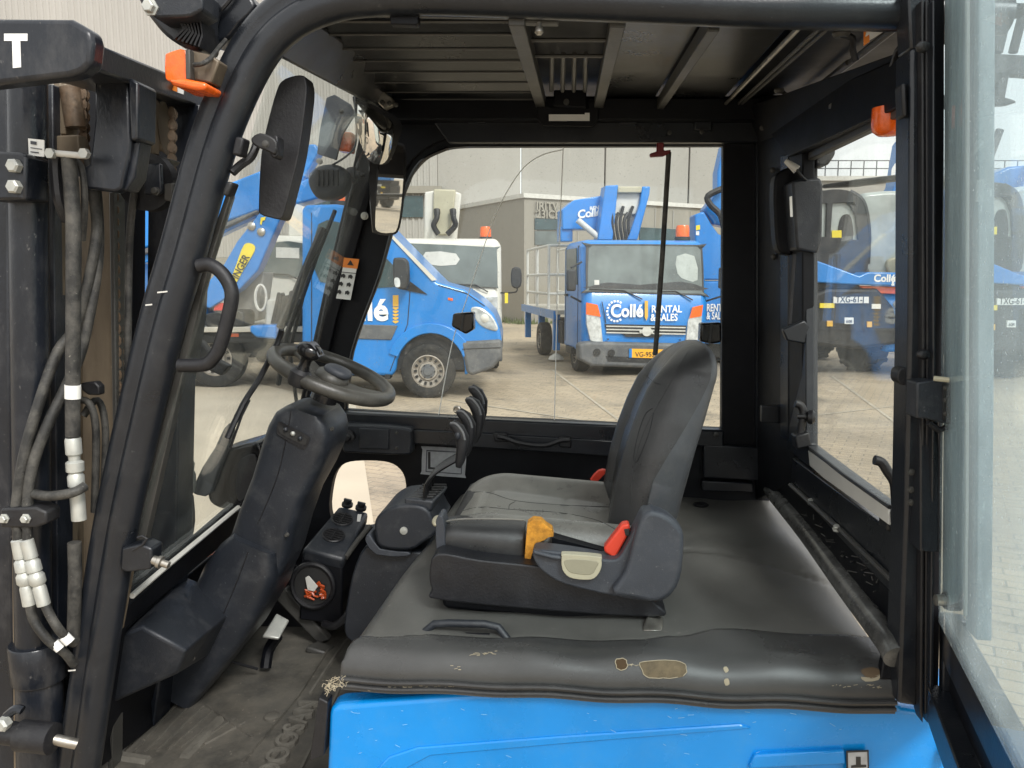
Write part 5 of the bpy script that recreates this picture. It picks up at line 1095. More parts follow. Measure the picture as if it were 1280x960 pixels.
# hatch latch with slot
hl = ob('hatch_latch', MB().plate(FP(2.33), [[(671, 127), (685, 127), (685, 133), (735, 135), (735, 127), (748, 127), (748, 150), (740, 158), (680, 157), (672, 150)], [(686, 143), (737, 143), (737, 151), (686, 151)][::-1]], .012), m_in, bev=.002)
pf('painted_slot_light', [(686, 143), (731, 143), (731, 141), (737, 141), (737, 151), (686, 151)], 2.326, .003, m_white, hl, bev=0)  # white plate stands in for light showing through the slot
pf('latch_plate', [(692, 112), (733, 112), (733, 135), (692, 133)], 2.30, .012, m_in, hl)
ob('latch_bolt', MB().lathe([(.008, 0), (.008, .01)], F(708, 128, 2.29), -E2, 10), m_bar, hl)
for x in (690, 704, 718, 732): ob('hatch_rib', MB().tube([R(x, 74)+RO.n*.01, R(x-1, 118)+RO.n*.01], .006, 6), m_bar)
for pts in ([(583, 128), (607, 129), (607, 154), (584, 153)], [(868, 148), (890, 149), (890, 164), (868, 163)], [(776, 128), (800, 128), (796, 156), (774, 156)]): pf('header_bracket', pts, 2.37, .03, m_frame, bev=.003)
for q in ((593, 132), (786, 135), (877, 165), (837, 166)): bolt(F(*q, 2.36), -E2, .005, nm='screw', h=.004)
# lamps and clips under the roof at right
for (u, v, k) in ((1052, 39, 1), (974, 111, .8)):
    c = R(u, v)
    l_ = ob('roof_hook', MB().lathe([(.014*k, 0), (.016*k, -.004), (.012*k, -.010), (.001, -.010)], c, RO.n*1, 14), m_bar)
    ob('hook_arm', MB().tube(spl([c-RO.n*.005, c-RO.n*.012+E1*.02*k, c-RO.n*.03+E1*.022*k, c-RO.n*.05+E1*.03*k-E2*.0], 3), .006*k, 8), m_rub, l_)
wl = quad('roof_warning_label', [(1080, 55, 1.40), (1120, 30, 1.40), (1088, 29, 1.38), (1083, 30, 1.40)], m_white, th=.002, bev=0)
quad('label_header', [(1080, 57, 1.395), (1087, 52, 1.395), (1086, 29, 1.395), (1080, 30, 1.395)], m_oran, th=.002, bev=0, par=wl)
pf('lamp_clip', [(1039, 128), (1062, 127), (1063, 135), (1039, 137)], 1.75, .02, m_steel, bev=.003)
ob('cable', MB().tube(spl([F(1062, 136, 1.75), F(1072, 130, 1.7), F(1084, 118, 1.65), F(1108, 100, 1.5), F(1122, 62, 1.42), F(1134, 56, 1.4)], 4), .0045, 6), m_rub)
pf('small_label', [(1103, 122), (1113, 118), (1113, 122), (1103, 126)], 1.62, .002, m_white, bev=0)
# header side panels between roof and rear window, and far header, front header
quad('rear_header', [(1150, 60, 1.34), (1150, 122, 1.34), (985, 196, 2.05), (948, 150, 2.40)], m_in, th=.03)
quad('rear_header_pipe_cover', [(1150, 55, 1.36), (1150, 95, 1.34), (950, 178, 2.36), (930, 135, 2.42)], m_in, th=.02)
pf('far_header', [(470, 122), (962, 122), (962, 150), (470, 150)], 2.34, .08, m_in, bev=.004)
pf('far_header_step', [(540, 150), (960, 150), (960, 178), (560, 178)], 2.385, .04, m_frame, bev=.004)
quad('front_header', [(348, 72, 1.37), (386, 20, 1.37), (506, 106, 2.40), (484, 142, 2.40)], m_frame, th=.03, bev=.006)
ob('header_seam', MB().tube([F(352, 44, 1.36), F(486, 124, 2.38)], .006, 6), m_bar)
pf('corner_gusset', s2([(440, 120), (470, 130), (520, 140), (600, 140), (600, 160), (545, 178), (515, 200), (498, 230), (487, 260), (470, 240), (455, 190)], 2), 2.41, .02, m_in, bev=.003)
hk = pf('mirror_clamp', [(468, 112), (476, 112), (490, 122), (490, 131), (480, 136), (466, 122)], 2.2, .03, m_steel, bev=.003)
for q in ((478, 128), (487, 129), (495, 131)): bolt(F(*q, 2.19), -E2, .005, hk, nm='screw')
# outside of the roof rail: the sun-facing edge and front lamp group
lampp = 1.28
fl = pf('work_lamp', s2([(176, -10), (178, 8), (190, 26), (206, 44), (228, 58), (250, 62), (256, 50), (254, 20), (254, -12)], 3), lampp+.05, .06, m_frame, bev=.008)
pf('lamp_bracket', [(182, -14), (254, -14), (253, 12), (238, 20), (228, 21), (192, 22), (180, 8)], lampp, .06, m_plas, fl, bev=.004)
for k in range(7): pf('cooling_fin', [(222+k*4.5, 22+k*.5), (224+k*4.5, 22+k*.5), (232+k*3.6, 36+k*1.5), (218+k*5.2, 49+k*1.6), (216+k*5.2, 48+k*1.6), (228+k*4, 36+k)], lampp+.03, .05, m_rub, fl, bev=0)
bolt(F(189, 10, lampp), -E2, .010, fl, h=.012)
pf('roof_side_guard', s2([(254, -14), (300, -14), (320, 8), (300, 30), (288, 46), (276, 52), (256, 50)], 2), 1.40, .05, m_frame, bev=.006)
ob('guard_bead', MB().tube(spl([F(258, 10, 1.39), F(270, 16, 1.39), F(282, 6, 1.39), F(294, -10, 1.39)], 3), .004, 6), m_rub)
ind = pf('indicator_lamp', s2([(206, 72), (209, 66), (232, 63), (234, 100), (210, 101), (206, 92)], 3), 1.30, .07, m_or, bev=.008)
pf('indicator_skirt', [(210, 99), (232, 98), (258, 103), (257, 112), (244, 112), (214, 106)], 1.29, .08, m_or, ind, bev=.006)
pf('lamp_backing', [(231, 62), (237, 61), (238, 99), (232, 100)], 1.295, .07, m_bar, ind, bev=.002)
pf('lamp_mount', [(236, 62), (262, 68), (274, 76), (264, 104), (237, 99)], 1.31, .05, m_grease, ind, bev=.003)
ob('lamp_cable', MB().tube(spl([F(243, 81, 1.30), F(252, 80, 1.29), F(262, 74, 1.30), F(270, 64, 1.34), F(282, 50, 1.38)], 4), .004, 8), m_hose, ind)
pf('orange_label', [(214, 104), (222, 106), (222, 115), (213, 112)], 1.55, .002, m_oran, bev=0)
pf('white_label', [(222, 106), (230, 109), (229, 118), (221, 115)], 1.55, .002, m_white, bev=0)
# -- windscreen, its frame, wipers
wa, wb, wc = F(140, 775, 1.375), F(347, 70, 1.375), F(490, 140, 2.40)
WS = P3(wa, wb, wc)
Wp = lambda u, v, o=0: WS.hit(u, v, o)
wglass = ob('windscreen', MB().poly3([[Wp(143, 768), Wp(347, 68), Wp(486, 138), Wp(352, 640)]], WS.ex, WS.ez, WS.n, .005), g_wind)
def barq(nm, pts, mat, th=.03, o=0, bev=.003): 
    L = [Wp(u, v, o) for u, v in pts]; return ob(nm, MB().poly3([L], WS.ex, WS.ez, WS.n, th), mat, bev=bev)
barq('windscreen_lower_frame', [(146, 770), (190, 732), (292, 640), (310, 638), (316, 650), (230, 722), (140, 800)], m_in, .03, -.01)
ob('frame_lip', MB().tube([Wp(165, 745, -.01), Wp(200, 715, -.01), Wp(298, 634, -.01)], .006, 6), m_alu)
quad('cowl', [(100, 980, 1.42), (140, 800, 1.40), (316, 652, 2.35), (330, 800, 2.38)], m_in, th=.02)
wm = pf('wiper_motor_cover', s2([(262, 580), (266, 568), (282, 562), (318, 553), (328, 562), (330, 585), (322, 610), (302, 634), (280, 637), (262, 628), (259, 610)], 3), 2.02, .14, m_gloss, bev=.012, seg=3)
pf('motor_recess', s2([(300, 575), (318, 568), (322, 590), (316, 610), (300, 628), (294, 612), (296, 592)], 3), 2.014, .01, m_rub, wm, bev=.003)
pf('wiper_base', s2([(242, 608), (252, 585), (268, 560), (280, 535), (290, 530), (284, 560), (272, 590), (262, 618), (250, 620), (240, 616)], 2), 2.0, .03, m_bump, bev=.006)
ob('wiper_arm', MB().tube(spl([Wp(284, 548, -.02), Wp(304, 505, -.02), Wp(325, 472, -.02), Wp(346, 430, -.02), Wp(352, 412, -.02)], 3), .007, 8), m_rub)
ob('wiper_arm', MB().tube([Wp(288, 560, -.015), Wp(302, 520, -.015), Wp(312, 500, -.015)], .003, 6), m_rub)
wb_ = ob('wiper_blade', MB().tube([Wp(372, 512, .02), Wp(362, 440, .02), Wp(378, 372, .02), Wp(396, 320, .02), Wp(419, 263, .02)], .006, 8), m_rub)
ob('blade_frame', MB().tube([Wp(350, 410, .03), Wp(370, 366, .03), Wp(388, 322, .03), Wp(404, 286, .03)], .011, 6), m_dark, wb_)
ob('blade_frame', MB().tube([Wp(358, 400, .035), Wp(384, 345, .035), Wp(400, 305, .035)], .007, 6), m_bump, wb_)
ob('wiper_blade', MB().tube([Wp(348, 480, .03), Wp(358, 420, .03), Wp(372, 380, .03)], .008, 8), m_dark)
# worklight bracket outside the windscreen
wk = pf('front_work_light', s2([(383, 222), (388, 212), (402, 205), (422, 206), (432, 220), (428, 238), (414, 248), (396, 248), (386, 236)], 3), 2.22, .08, m_plas, bev=.02, seg=4)
for k in range(5): pf('cooling_fin', [(395+k*6, 212), (398+k*6, 212), (398+k*6, 232), (395+k*6, 232)], 2.21, .03, m_rub, wk, bev=0)
pf('light_bracket', [(408, 122), (418, 118), (438, 130), (444, 142), (428, 168), (420, 200), (396, 192), (400, 160)], 2.28, .01, m_plas2, wk, bev=.002)
ob('bracket_bolt', MB().lathe([(.008, 0), (.008, .01)], F(400, 202, 2.2), -E2, 10), m_steel, wk)
bolt(F(427, 139, 2.28), -E2, .005, wk, nm='screw')
pf('indicator', [(428, 164), (440, 165), (438, 190), (421, 188)], 2.32, .05, m_or, wk, bev=.005)
ob('light_cable', MB().tube(spl([F(416, 206, 2.22), F(432, 196, 2.25), F(444, 182, 2.28), F(446, 150, 2.3)], 4), .003, 6), m_rub, wk)
# mirrors
m1 = pf('side_mirror', s2([(352, 101), (365, 95), (378, 94), (382, 100), (383, 120), (374, 190), (362, 240), (355, 266), (350, 274), (338, 272), (326, 268), (323, 258), (326, 195), (335, 150), (345, 114)], 3), 1.42, .045, m_rub, bev=.014, seg=4)
pf('mirror_joint', s2([(313, 173), (324, 166), (338, 170), (346, 178), (344, 193), (336, 190), (318, 182)], 2), 1.345, .03, m_rub, m1, bev=.004)
bolt(F(332, 180, 1.345), -E2, .005, m1, nm='screw', h=.003)
pf('joint_rib', s2([(339, 172), (347, 170), (347, 194), (340, 197), (336, 186)], 2), 1.35, .03, m_rub, m1, bev=.004)
def mirrorface(nm, pts, d, nvec, mat, par, bulge=0):
    """a thin slab facing nvec, outline given where the eye sees it"""
    c = F(sum(p[0] for p in pts)/len(pts), sum(p[1] for p in pts)/len(pts), d); n = V(nvec).normalized()
    pl = Pl(c, Z3.cross(n), n.cross(Z3.cross(n)), -n)
    return ob(nm, MB().plate(pl, s2(pts, 3), .004), mat, par, sharp=30), pl
for (frame, glassp, d, nv) in (([(462, 200), (478, 176), (498, 178), (508, 188), (506, 240), (500, 284), (490, 294), (470, 292), (465, 280)], [(476, 186), (484, 180), (498, 181), (505, 190), (503, 240), (497, 284), (488, 291), (472, 289), (469, 276), (472, 230)], 2.26, (1.03, -1.48, -.13)),
                               ([(444, 126), (450, 124), (500, 150), (498, 176), (488, 200), (478, 206), (462, 200), (446, 160)], [(447, 132), (452, 130), (476, 142), (490, 152), (493, 166), (489, 188), (481, 203), (470, 205), (458, 196), (448, 168)], 2.14, (1, -1.25, -.22))):
    fr, pl = mirrorface('rear_view_mirror', frame, d, nv, m_gloss, None)
    q = MB().plate(pl, s2(glassp, 3), .002, -.004)
    if d < 2.2:                                            # convex glass: dome it
        pts = [pl.hit(u, v, -.003) for u, v in s2(glassp, 3)]; c = sum(pts, V())/len(pts); g = MB(); rings = [pts]
        for k in range(1, 9):
            t = k/9; rings.append([p+(c-p)*t-pl.n*(.030*(1-(1-t)**2)) for p in pts])
        m = len(pts)
        for A, B in zip(rings, rings[1:]): g.add(A+B, [(i, (i+1) % m, (i+1) % m+m, i+m) for i in range(m)])
        g.add(rings[-1], [tuple(range(m))]); q = g
    ob('mirror_glass', q, m_mirror, fr, sharp=60)
ob('mirror_mount', MB().lathe([(.022, -.012), (.024, 0), (.024, .012), (.012, .014), (.012, .024), (.006, .026), (.006, .036)], F(440, 219, 2.3), E1, 16), m_rub)
# lamps outside the rear header
ob('rear_orange_lamp', MB().lathe([(.030, .035), (.030, .005), (.027, -.006), (.018, -.013), (.001, -.015)], F(1111, 160, 1.50), Z3, 24), m_or)
ob('lamp_socket', MB().lathe([(.022, 0), (.026, .02)], F(1111, 152, 1.50), Z3, 16), m_rub)
rl = pf('rear_work_lamp', [(1018, 205), (1020, 192), (1034, 186), (1044, 180), (1045, 192), (1036, 206), (1026, 208)], 2.02, .06, m_rub, bev=.006)
ob('rear_wiper_arm', MB().tube([F(1030, 233, 2.05), F(1070, 229, 1.9), F(1150, 219, 1.6)], [.005, .009, .006], 8), m_rub)
# -- floor, mat and lettering
ZF = .56
def zf(nm, pts, z, t, mat, par=None, bev=.002):
    L = [atZ(u, v, z) for u, v in pts]; return ob(nm, MB().poly3([L], V((1, 0, 0)), V((0, 1, 0)), V((0, 0, -1)), t), mat, par, bev=bev)
fl_ = ob('floor', MB().hexa([fp(-1.0, 1.34, ZF-.03), fp(-.15, 1.34, ZF-.03), fp(-.15, 2.42, ZF-.03), fp(-1.0, 2.42, ZF-.03), fp(-1.0, 1.34, ZF-.006), fp(-.15, 1.34, ZF-.006), fp(-.15, 2.42, ZF-.006), fp(-1.0, 2.42, ZF-.006)]), m_in)
mt = ob('floor_mat', MB().hexa([fp(-.98, 1.34, ZF-.005), fp(-.17, 1.34, ZF-.005), fp(-.17, 2.40, ZF-.005), fp(-.98, 2.40, ZF-.005), fp(-.98, 1.34, ZF), fp(-.17, 1.34, ZF), fp(-.17, 2.40, ZF), fp(-.98, 2.40, ZF)]), m_mat)
def zbar(u0, v0, u1, v1, w=.006, h=.006, nm='mat_rib'):
    a, b = atZ(u0, v0, ZF), atZ(u1, v1, ZF); return ob(nm, MB().tube([a, b], w, prof=[(-w, -.002), (w, -.002), (w*.6, h), (-w*.6, h)], up=V((b-a).cross(Z3).normalized().cross((b-a).normalized())) if False else None), m_mat, mt)
def rib(u0, v0, u1, v1, w=.006, h=.006, nm='mat_rib'):
    a, b = atZ(u0, v0, ZF), atZ(u1, v1, ZF); s = (b-a).cross(Z3).normalized(); z = Z3*h
    return ob(nm, MB().hexa([a-s*w, b-s*w, b-s*w*.6+z, a-s*w*.6+z, a+s*w, b+s*w, b+s*w*.6+z, a+s*w*.6+z]), m_matl if w > .0045 else m_mat, mt)
for k in range(8): rib(150+k*15, 945-k*2-0, 215+k*13, 868+k*5, .0035, .004)
rib(230, 948, 275, 900, .012, .010, 'mat_wear_bar'); rib(140, 945, 185, 952, .012, .010, 'mat_wear_bar')
rib(258, 882, 315, 922, .004, .005, 'mat_edge')
rib(302, 955, 372, 872, .004, .006); rib(372, 872, 412, 810, .004, .006); rib(330, 968, 400, 872, .004, .006); rib(388, 868, 436, 795, .005, .007); rib(375, 965, 430, 850, .005, .006)
ob('mat_stud', MB().lathe([(.02, 0), (.02, .006), (.015, .009), (.001, .009)], atZ(340, 897, ZF), Z3, 20), m_mat, mt)
ob('mat_stud', MB().lathe([(.015, 0), (.015, .006), (.001, .008)], atZ(412, 782, ZF), Z3, 20), m_mat, mt)
ta, tb = atZ(346, 975, ZF), atZ(392, 893, ZF); ex = (tb-ta).normalized(); ey = Z3.cross(ex)
text('DOOSAN', .074, m_matl, mt, (ta+Z3*.002-ex*.01), ex, ey, .009, .012, name='mat_lettering')
def fbox(nm, x0, x1, d0, d1, z0, z1, mat, bev=.01): return ob(nm, MB().hexa([fp(x0, d0, z0), fp(x1, d0, z0), fp(x1, d0, z1), fp(x0, d0, z1), fp(x0, d1, z0), fp(x1, d1, z0), fp(x1, d1, z1), fp(x0, d1, z1)]), mat, bev=bev)
fbox('battery_housing', -.20, .60, 1.40, 2.40, .25, .90, m_in)
fbox('chassis', -1.0, .75, 1.38, 2.40, .22, .50, m_in)
fbox('counterweight', .74, 1.25, 1.42, 2.38, .25, .52, m_blue, .05)
for x, d in ((-.75, 1.46), (-.75, 2.34), (.95, 1.52), (.95, 2.28)):
    c = fp(x, d, .26); s_ = -1 if d < 1.9 else 1
    t_ = ob('tyre', MB().lathe([(.14, -.10), (.24, -.10), (.26, -.07), (.26, .07), (.24, .10), (.14, .10)], c, E2*s_, 32), m_tyre)
    ob('rim', MB().lathe([(.14, .06), (.10, .04), (.05, .09), (.001, .09)], c, E2*s_, 24), m_rim, t_)
# -- dash box and steering column
def hull(nm, pts, mat, par=None, bev=.006, seg=3):
    bm = bmesh.new(); [bm.verts.new(p) for p in pts]; r_ = bmesh.ops.convex_hull(bm, input=bm.verts)
    bmesh.ops.delete(bm, geom=[e for e in r_['geom_interior'] if isinstance(e, bmesh.types.BMVert)], context='VERTS')
    bmesh.ops.dissolve_limit(bm, angle_limit=math.radians(6), verts=bm.verts, edges=bm.edges)
    me = bpy.data.meshes.new(nm); bm.to_mesh(me); bm.free(); return obj(nm, me, mat, par or fk, bev=bev, seg=seg)
A1 = [F(147, 797, 1.47), F(178, 783, 1.45), F(233, 813, 1.47), F(222, 842, 1.50), F(142, 878, 1.50), F(150, 787, 1.50)]
A2 = [F(232, 720, 1.80), F(248, 727, 1.78), F(287, 768, 1.78), F(272, 812, 1.86), F(200, 800, 1.86)]
hull('dash_box', A1+A2, m_plas, bev=.008)
ob('dash_box_seam', MB().tube(spl([F(180, 764, 1.59)-E2*.004, F(196, 768, 1.57), F(222, 790, 1.55), F(243, 806, 1.56)], 3), .0025, 6), m_rub)
bolt(F(241, 822, 1.6), -E2, .005, nm='screw')
st = [(238, 850, .055, 1.88), (258, 812, .072, 1.87), (286, 764, .088, 1.86), (311, 716, .094, 1.86), (326, 688, .084, 1.86), (335, 666, .060, 1.86)]
lo = ob('column_lower_cover', MB().spine([(F(u, v, d), w, .105) for u, v, w, d in st], e=.38, n=36), m_plas, sharp=50)
st = [(330, 694, .076, 1.86), (337, 672, .080, 1.86), (347, 640, .074, 1.86), (362, 600, .072, 1.86), (376, 566, .080, 1.86), (386, 540, .082, 1.86), (392, 524, .076, 1.86), (396, 514, .060, 1.86), (398, 508, .035, 1.86)]
up = ob('column_upper_cover', MB().spine([(F(u, v, d), w, .095-(.015 if v > 660 else 0)) for u, v, w, d in st], e=.36, n=36), m_plas, sharp=50)
UT = tree(up); LT = tree(lo)
def skin(nm, pts, T, mat, par, h=.002, th=.004, n=3):
    P_ = [on(T, u, v, h) for u, v in s2(pts, n)]; P_ = [p for p in P_ if p is not None]
    if len(P_) < 3: return None
    c = sum(P_, V())/len(P_); g = MB(); m = len(P_); d = (EYE-c).normalized()*th
    g.add([c+d]+[p+d for p in P_]+P_, [(0, i+1, (i+1) % m+1) for i in range(m)]+[(i+1, (i+1) % m+1, (i+1) % m+1+m, i+1+m) for i in range(m)])
    return ob(nm, g, mat, par)
skin('switch_frame', [(347, 530), (352, 528), (384, 544), (387, 550), (382, 560), (376, 560), (350, 545), (346, 540)], UT, m_rub, up, .001, .003)
skin('switch_recess', [(350, 532), (381, 547), (383, 551), (379, 556), (353, 543), (349, 538)], UT, m_textb, up, .003, .002)
for q in ((357, 537), (366, 542), (375, 548)):
    p = on(UT, *q, .006); ob('indicator_stud', MB().ell(p, .006, .006, .006, n=10, m=6), m_zinc if q[0] == 366 else m_plas, up)
for pts, T, par in (([(366, 500), (357, 552), (345, 600), (322, 655)], UT, up), ([(310, 690), (295, 730), (278, 770)], LT, lo)):
    L = [on(T, p.x, p.y, .0005) for p in spl([(a, b, 0) for a, b in pts], 6)]; L = [p for p in L if p is not None]
    if len(L) > 2: ob('moulding_seam', MB().tube(L, .0015, 5), m_rub, par)
for q in ((359, 668), ): 
    p = on(UT, *q, .001)
    if p is not None: bolt(p, -E2, .004, up, nm='screw')
p = on(UT, 415, 536, .001)
if p is not None: bolt(p, -E2, .004, up, nm='screw')
# steering wheel
wc_ = F(416, 468, 1.87); al = math.radians(23); wn = (E1*math.sin(al)+Z3*math.cos(al)-E2*.03).normalized(); wx = (E1*math.cos(al)-Z3*math.sin(al)).normalized(); wy = wn.cross(wx)
RW = .148; ring = [wc_+wx*(RW*math.cos(a))+wy*(RW*math.sin(a)) for a in [2*math.pi*k/64 for k in range(64)]]
sw_ = ob('steering_wheel', MB().tube(ring, .0165, 14, closed=True), m_wheel, sharp=80)
def wpt(a, r, h=0): return wc_+wx*(r*math.cos(a))+wy*(r*math.sin(a))+wn*h
for a, wd in ((math.radians(0), .030), (math.radians(150), .022), (math.radians(215), .022)):
    s = wpt(a+math.pi/2, 1)-wc_; g = MB(); secs = []
    for r_, wk_, h in ((.02, 1.3, -.018), (.07, 1.0, -.014), (.11, .9, -.006), (.14, 1.1, 0)):
        c = wpt(a, r_, h); secs.append([c+s*wd*wk_+wn*.005, c-s*wd*wk_+wn*.005, c-s*wd*wk_-wn*.006, c+s*wd*wk_-wn*.006])
    ob('spoke', MB().loft(secs), m_wheel, sw_, bev=.004)
ob('wheel_hub', MB().ell(wc_+wn*-.01, .045, .042, .026, (wx, wy, wn)), m_wheel, sw_)
ob('horn_pad', MB().ell(wc_+wn*.012+wx*.01, .036, .033, .014, (wx, wy, wn), e=.8), m_plas2, sw_)
kp = wpt(math.radians(248), .128)
kb = F(396, 478, 1.735)
ob('knob_clamp', MB().lathe([(.022, -.02), (.026, -.01), (.026, .012), (.018, .02)], wpt(math.radians(256), .143), wn, 18), m_rub, sw_)
kk = wpt(math.radians(256), .143)
ob('knob_stem', MB().lathe([(.017, .015), (.013, .03), (.013, .045), (.018, .052)], kk, wn, 16), m_gloss, sw_)
ob('spinner_knob', MB().ell(kk+wn*.067, .030, .027, .019, (wx, wy, wn), e=.85), m_gloss, sw_)
g = MB()
for k in range(5): g.tube(spl([kk+wn*.067+wx*(-.03+.001)+wy*(-.016+.008*k), kk+wn*(.087)+wy*(-.014+.007*k), kk+wn*.067+wx*.03+wy*(-.016+.008*k)], 5), .0022, 6)
ob('knob_ridge', g, m_plas2, sw_)
ob('column_collar', MB().lathe([(.034, -.07), (.034, -.03), (.042, -.022), (.036, -.012)], wc_, wn, 20), m_gloss, up)
# -- pedals and brace
pd = quad('brake_pedal', [(328, 795, 1.95), (346, 766, 2.02), (362, 775, 2.02), (349, 798, 1.95)], m_zinc, th=.012, bev=.004)
ob('pedal_arm', MB().tube(spl([F(347, 795, 2.0), F(336, 812, 2.0), F(332, 835, 1.98)], 4), .016, 8), m_in, pd)
ob('pedal_rod', MB().tube([F(285, 826, 1.9), F(322, 836, 1.95)], .004, 6), m_rub, pd)
quad('floor_brace', [(398, 806, 2.15), (342, 748, 2.15), (357, 735, 2.15), (412, 800, 2.15)], m_bar, th=.03, bev=.006)
quad('brace_foot', [(382, 808, 2.1), (396, 800, 2.15), (420, 806, 2.15), (408, 816, 2.1)], m_bar, th=.02, bev=.006)
quad('rear_floor_plate', [(300, 800, 2.25), (330, 660, 2.3), (400, 740, 2.3), (385, 815, 2.25)], m_in, th=.02)
hull('pedal_cover', [F(376, 640, 2.2), F(386, 652, 2.2), F(382, 668, 2.2), F(370, 684, 2.2), F(368, 650, 2.25), F(380, 645, 2.28)], m_plas2, bev=.003)
# -- heater
T4 = [F(378, 686, 2.12), F(430, 699, 2.12), F(461, 640, 2.36), F(424, 632, 2.36)]
ht = ob('heater_box', MB().hexa([F(374, 775, 2.13), F(428, 782, 2.13), F(428, 701, 2.13), F(377, 690, 2.13)]+[F(404, 730, 2.38), F(462, 735, 2.38), F(462, 655, 2.38), F(414, 650, 2.38)]), m_in, bev=.006)
n_ = (T4[1]-T4[0]).cross(T4[3]-T4[0]).normalized(); n_ = n_ if n_.z > 0 else -n_
hc = ob('heater_cover', MB().hexa([p+n_*.0 for p in T4]+[p-n_*.045 for p in T4]), m_plas, ht, bev=.010)
hx = (T4[1]-T4[0]).normalized(); hy = n_.cross(hx)
for (u, v) in ((428, 649), (417, 669)):
    pl = Pl(T4[0]+n_*.002, hx, hy, -n_); c = pl.hit(u, v)
    vt = ob('air_vent', MB().tube([c+hx*(.031*math.cos(a))+hy*(.031*math.sin(a)) for a in [2*math.pi*k/28 for k in range(28)]], .004, 6, closed=True), m_rub, ht)
    ob('vent_hole', MB().lathe([(.029, -.001), (.029, .001)], c, n_, 24), m_textb, ht)
    g = MB()
    for k in range(-2, 3): w = math.sqrt(.029**2-(k*.011)**2); g.tube([c+hy*k*.011-hx*w+n_*.003, c+hy*k*.011+hx*w+n_*.003], .0025, 5)
    g.tube([c-hy*.029+n_*.004, c+hy*.029+n_*.004], .003, 5); ob('vent_grille', g, m_rub, ht)
for (u, v) in ((434, 632), (451, 636)):
    pl = Pl(T4[0], hx, hy, -n_); c = pl.hit(u, v)
    ob('heater_knob', MB().lathe([(.018, 0), (.018, .008), (.010, .01), (.010, .02), (.002, .021)], c, n_, 14), m_rub, ht)
    ob('knob_grip', MB().box(c+n_*.018, (.026, .008, .014), (hx, hy, n_)), m_plas, ht, bev=.002)
pf('small_label', [(447, 643), (452, 643), (450, 652), (446, 652)], 2.29, .002, m_white, ht, bev=0)
pl = FP(2.12); c = F(391, 732, 2.125)
ob('duct_ring', MB().tube([c+E1*(.062*math.cos(a))+Z3*(.066*math.sin(a)) for a in [2*math.pi*k/36 for k in range(36)]], .008, 8, closed=True), m_rub, ht)
ob('duct_hole', MB().lathe([(.058, -.004), (.058, .002)], c, -E2, 30), m_textb, ht)
g = MB(); rr = random.Random(5)
for k in range(14):
    a = rr.uniform(0, 6.28); r1 = rr.uniform(.0, .045); q = c+E1*(r1*math.cos(a)*.8+.005)+Z3*(-.022+.5*r1*math.sin(a))-E2*.006
    g.tube(spl([q, q+E1*rr.uniform(-.02, .02)+Z3*rr.uniform(-.015, .02)-E2*.006, q+E1*rr.uniform(-.02, .02)+Z3*rr.uniform(-.02, .02)], 3), .0035, 5)
ob('orange_wire', g, M('red_orange_wire', (.45, .07, .015), .4), ht, kind='stuff')
hull('white_connector', [F(q[0], q[1], 2.11) for q in ((381, 722), (386, 719), (398, 733), (393, 740), (384, 738))]+[F(390, 730, 2.13), F(386, 726, 2.13)], m_alu, ht, bev=.002)
ob('heater_side_rail', MB().tube([F(432, 697, 2.14), F(447, 676, 2.22), F(462, 658, 2.30)], .008, 8), m_bar, ht)
ob('floor_hose', MB().tube(spl([F(405, 780, 2.1), F(420, 782, 2.08), F(436, 766, 2.1), F(446, 740, 2.2)], 4), .012, 8), m_rub)
# -- lever console
pf('console_pedestal', s2([(456, 684), (478, 684), (520, 690), (530, 694), (515, 715), (497, 740), (476, 790), (455, 806), (436, 800), (430, 780), (440, 720)], 3), 1.93, .20, m_plas, bev=.012)
cs = pf('lever_console', s2([(468, 664), (469, 650), (478, 640), (494, 632), (519, 631), (534, 637), (543, 652), (548, 664), (530, 678), (512, 688), (475, 684)], 3), 1.90, .20, m_plas, bev=.018, seg=4)
hull('console_top', [F(505, 622, 1.91), F(542, 626, 1.91), F(562, 608, 2.10), F(534, 605, 2.10), F(505, 636, 1.91), F(540, 640, 1.91)], m_plas, cs, bev=.006)
for k in range(6):
    a, b = F(512+k*3.2, 624-k*3.2, 1.93+k*.03), F(542+k*3.2, 623-k*3.0, 1.93+k*.03)
    ob('console_slot', MB().tube([a+Z3*.004, b+Z3*.004], .0035, 6), m_textb, cs)
ob('console_screw', MB().lathe([(.010, 0), (.010, .005), (.004, .006)], F(505, 663, 1.90), -E2, 14), m_zinc, cs)
pf('console_band', s2([(462, 668), (475, 686), (510, 690), (508, 696), (470, 694), (456, 676)], 2), 1.91, .2, m_plas2, bev=.003)
for k, (u, v) in enumerate(((593, 487), (589, 501), (578, 517), (569, 532))):
    d = 2.06-.05*k; q = 3-k
    dx = [0, -1, -2, -3][k]
    lv = ob('control_lever', MB().tube(spl([F(531+q*3, 623-q*5, d-.0), F(533+q*3, 606-q*5, d), F(546+q*3, 590-q*4, d), F(574+q*3, 573-q*4, d), F(580+q*3.2, 566-q*6, d)], 4), .0052, 8), m_gloss)
    ob('lever_grip', MB().spine([(F(u-7, v-1, d), .004, .010), (F(u-3, v-1.5, d), .012, .014), (F(u+4, v+4, d), .016, .016), (F(u+9, v+15, d), .017, .016), (F(u+9, v+28, d), .015, .015), (F(u+6, v+44, d), .012, .013), (F(u+4, v+52, d), .007, .008)], e=.75), m_rub, lv, sharp=60)
    ob('grip_insert', MB().tube(spl([F(u-6, v-3, d-.012), F(u+1, v-2, d-.014), F(u+9, v+8, d-.015), F(u+12, v+18, d-.015)], 3), .0035, 6), m_bump, lv)
    if k == 3: ob('rocker_switch', MB().ell(F(572, 545, d-.016), .008, .005, .010, n=10, m=6), m_plas, lv)
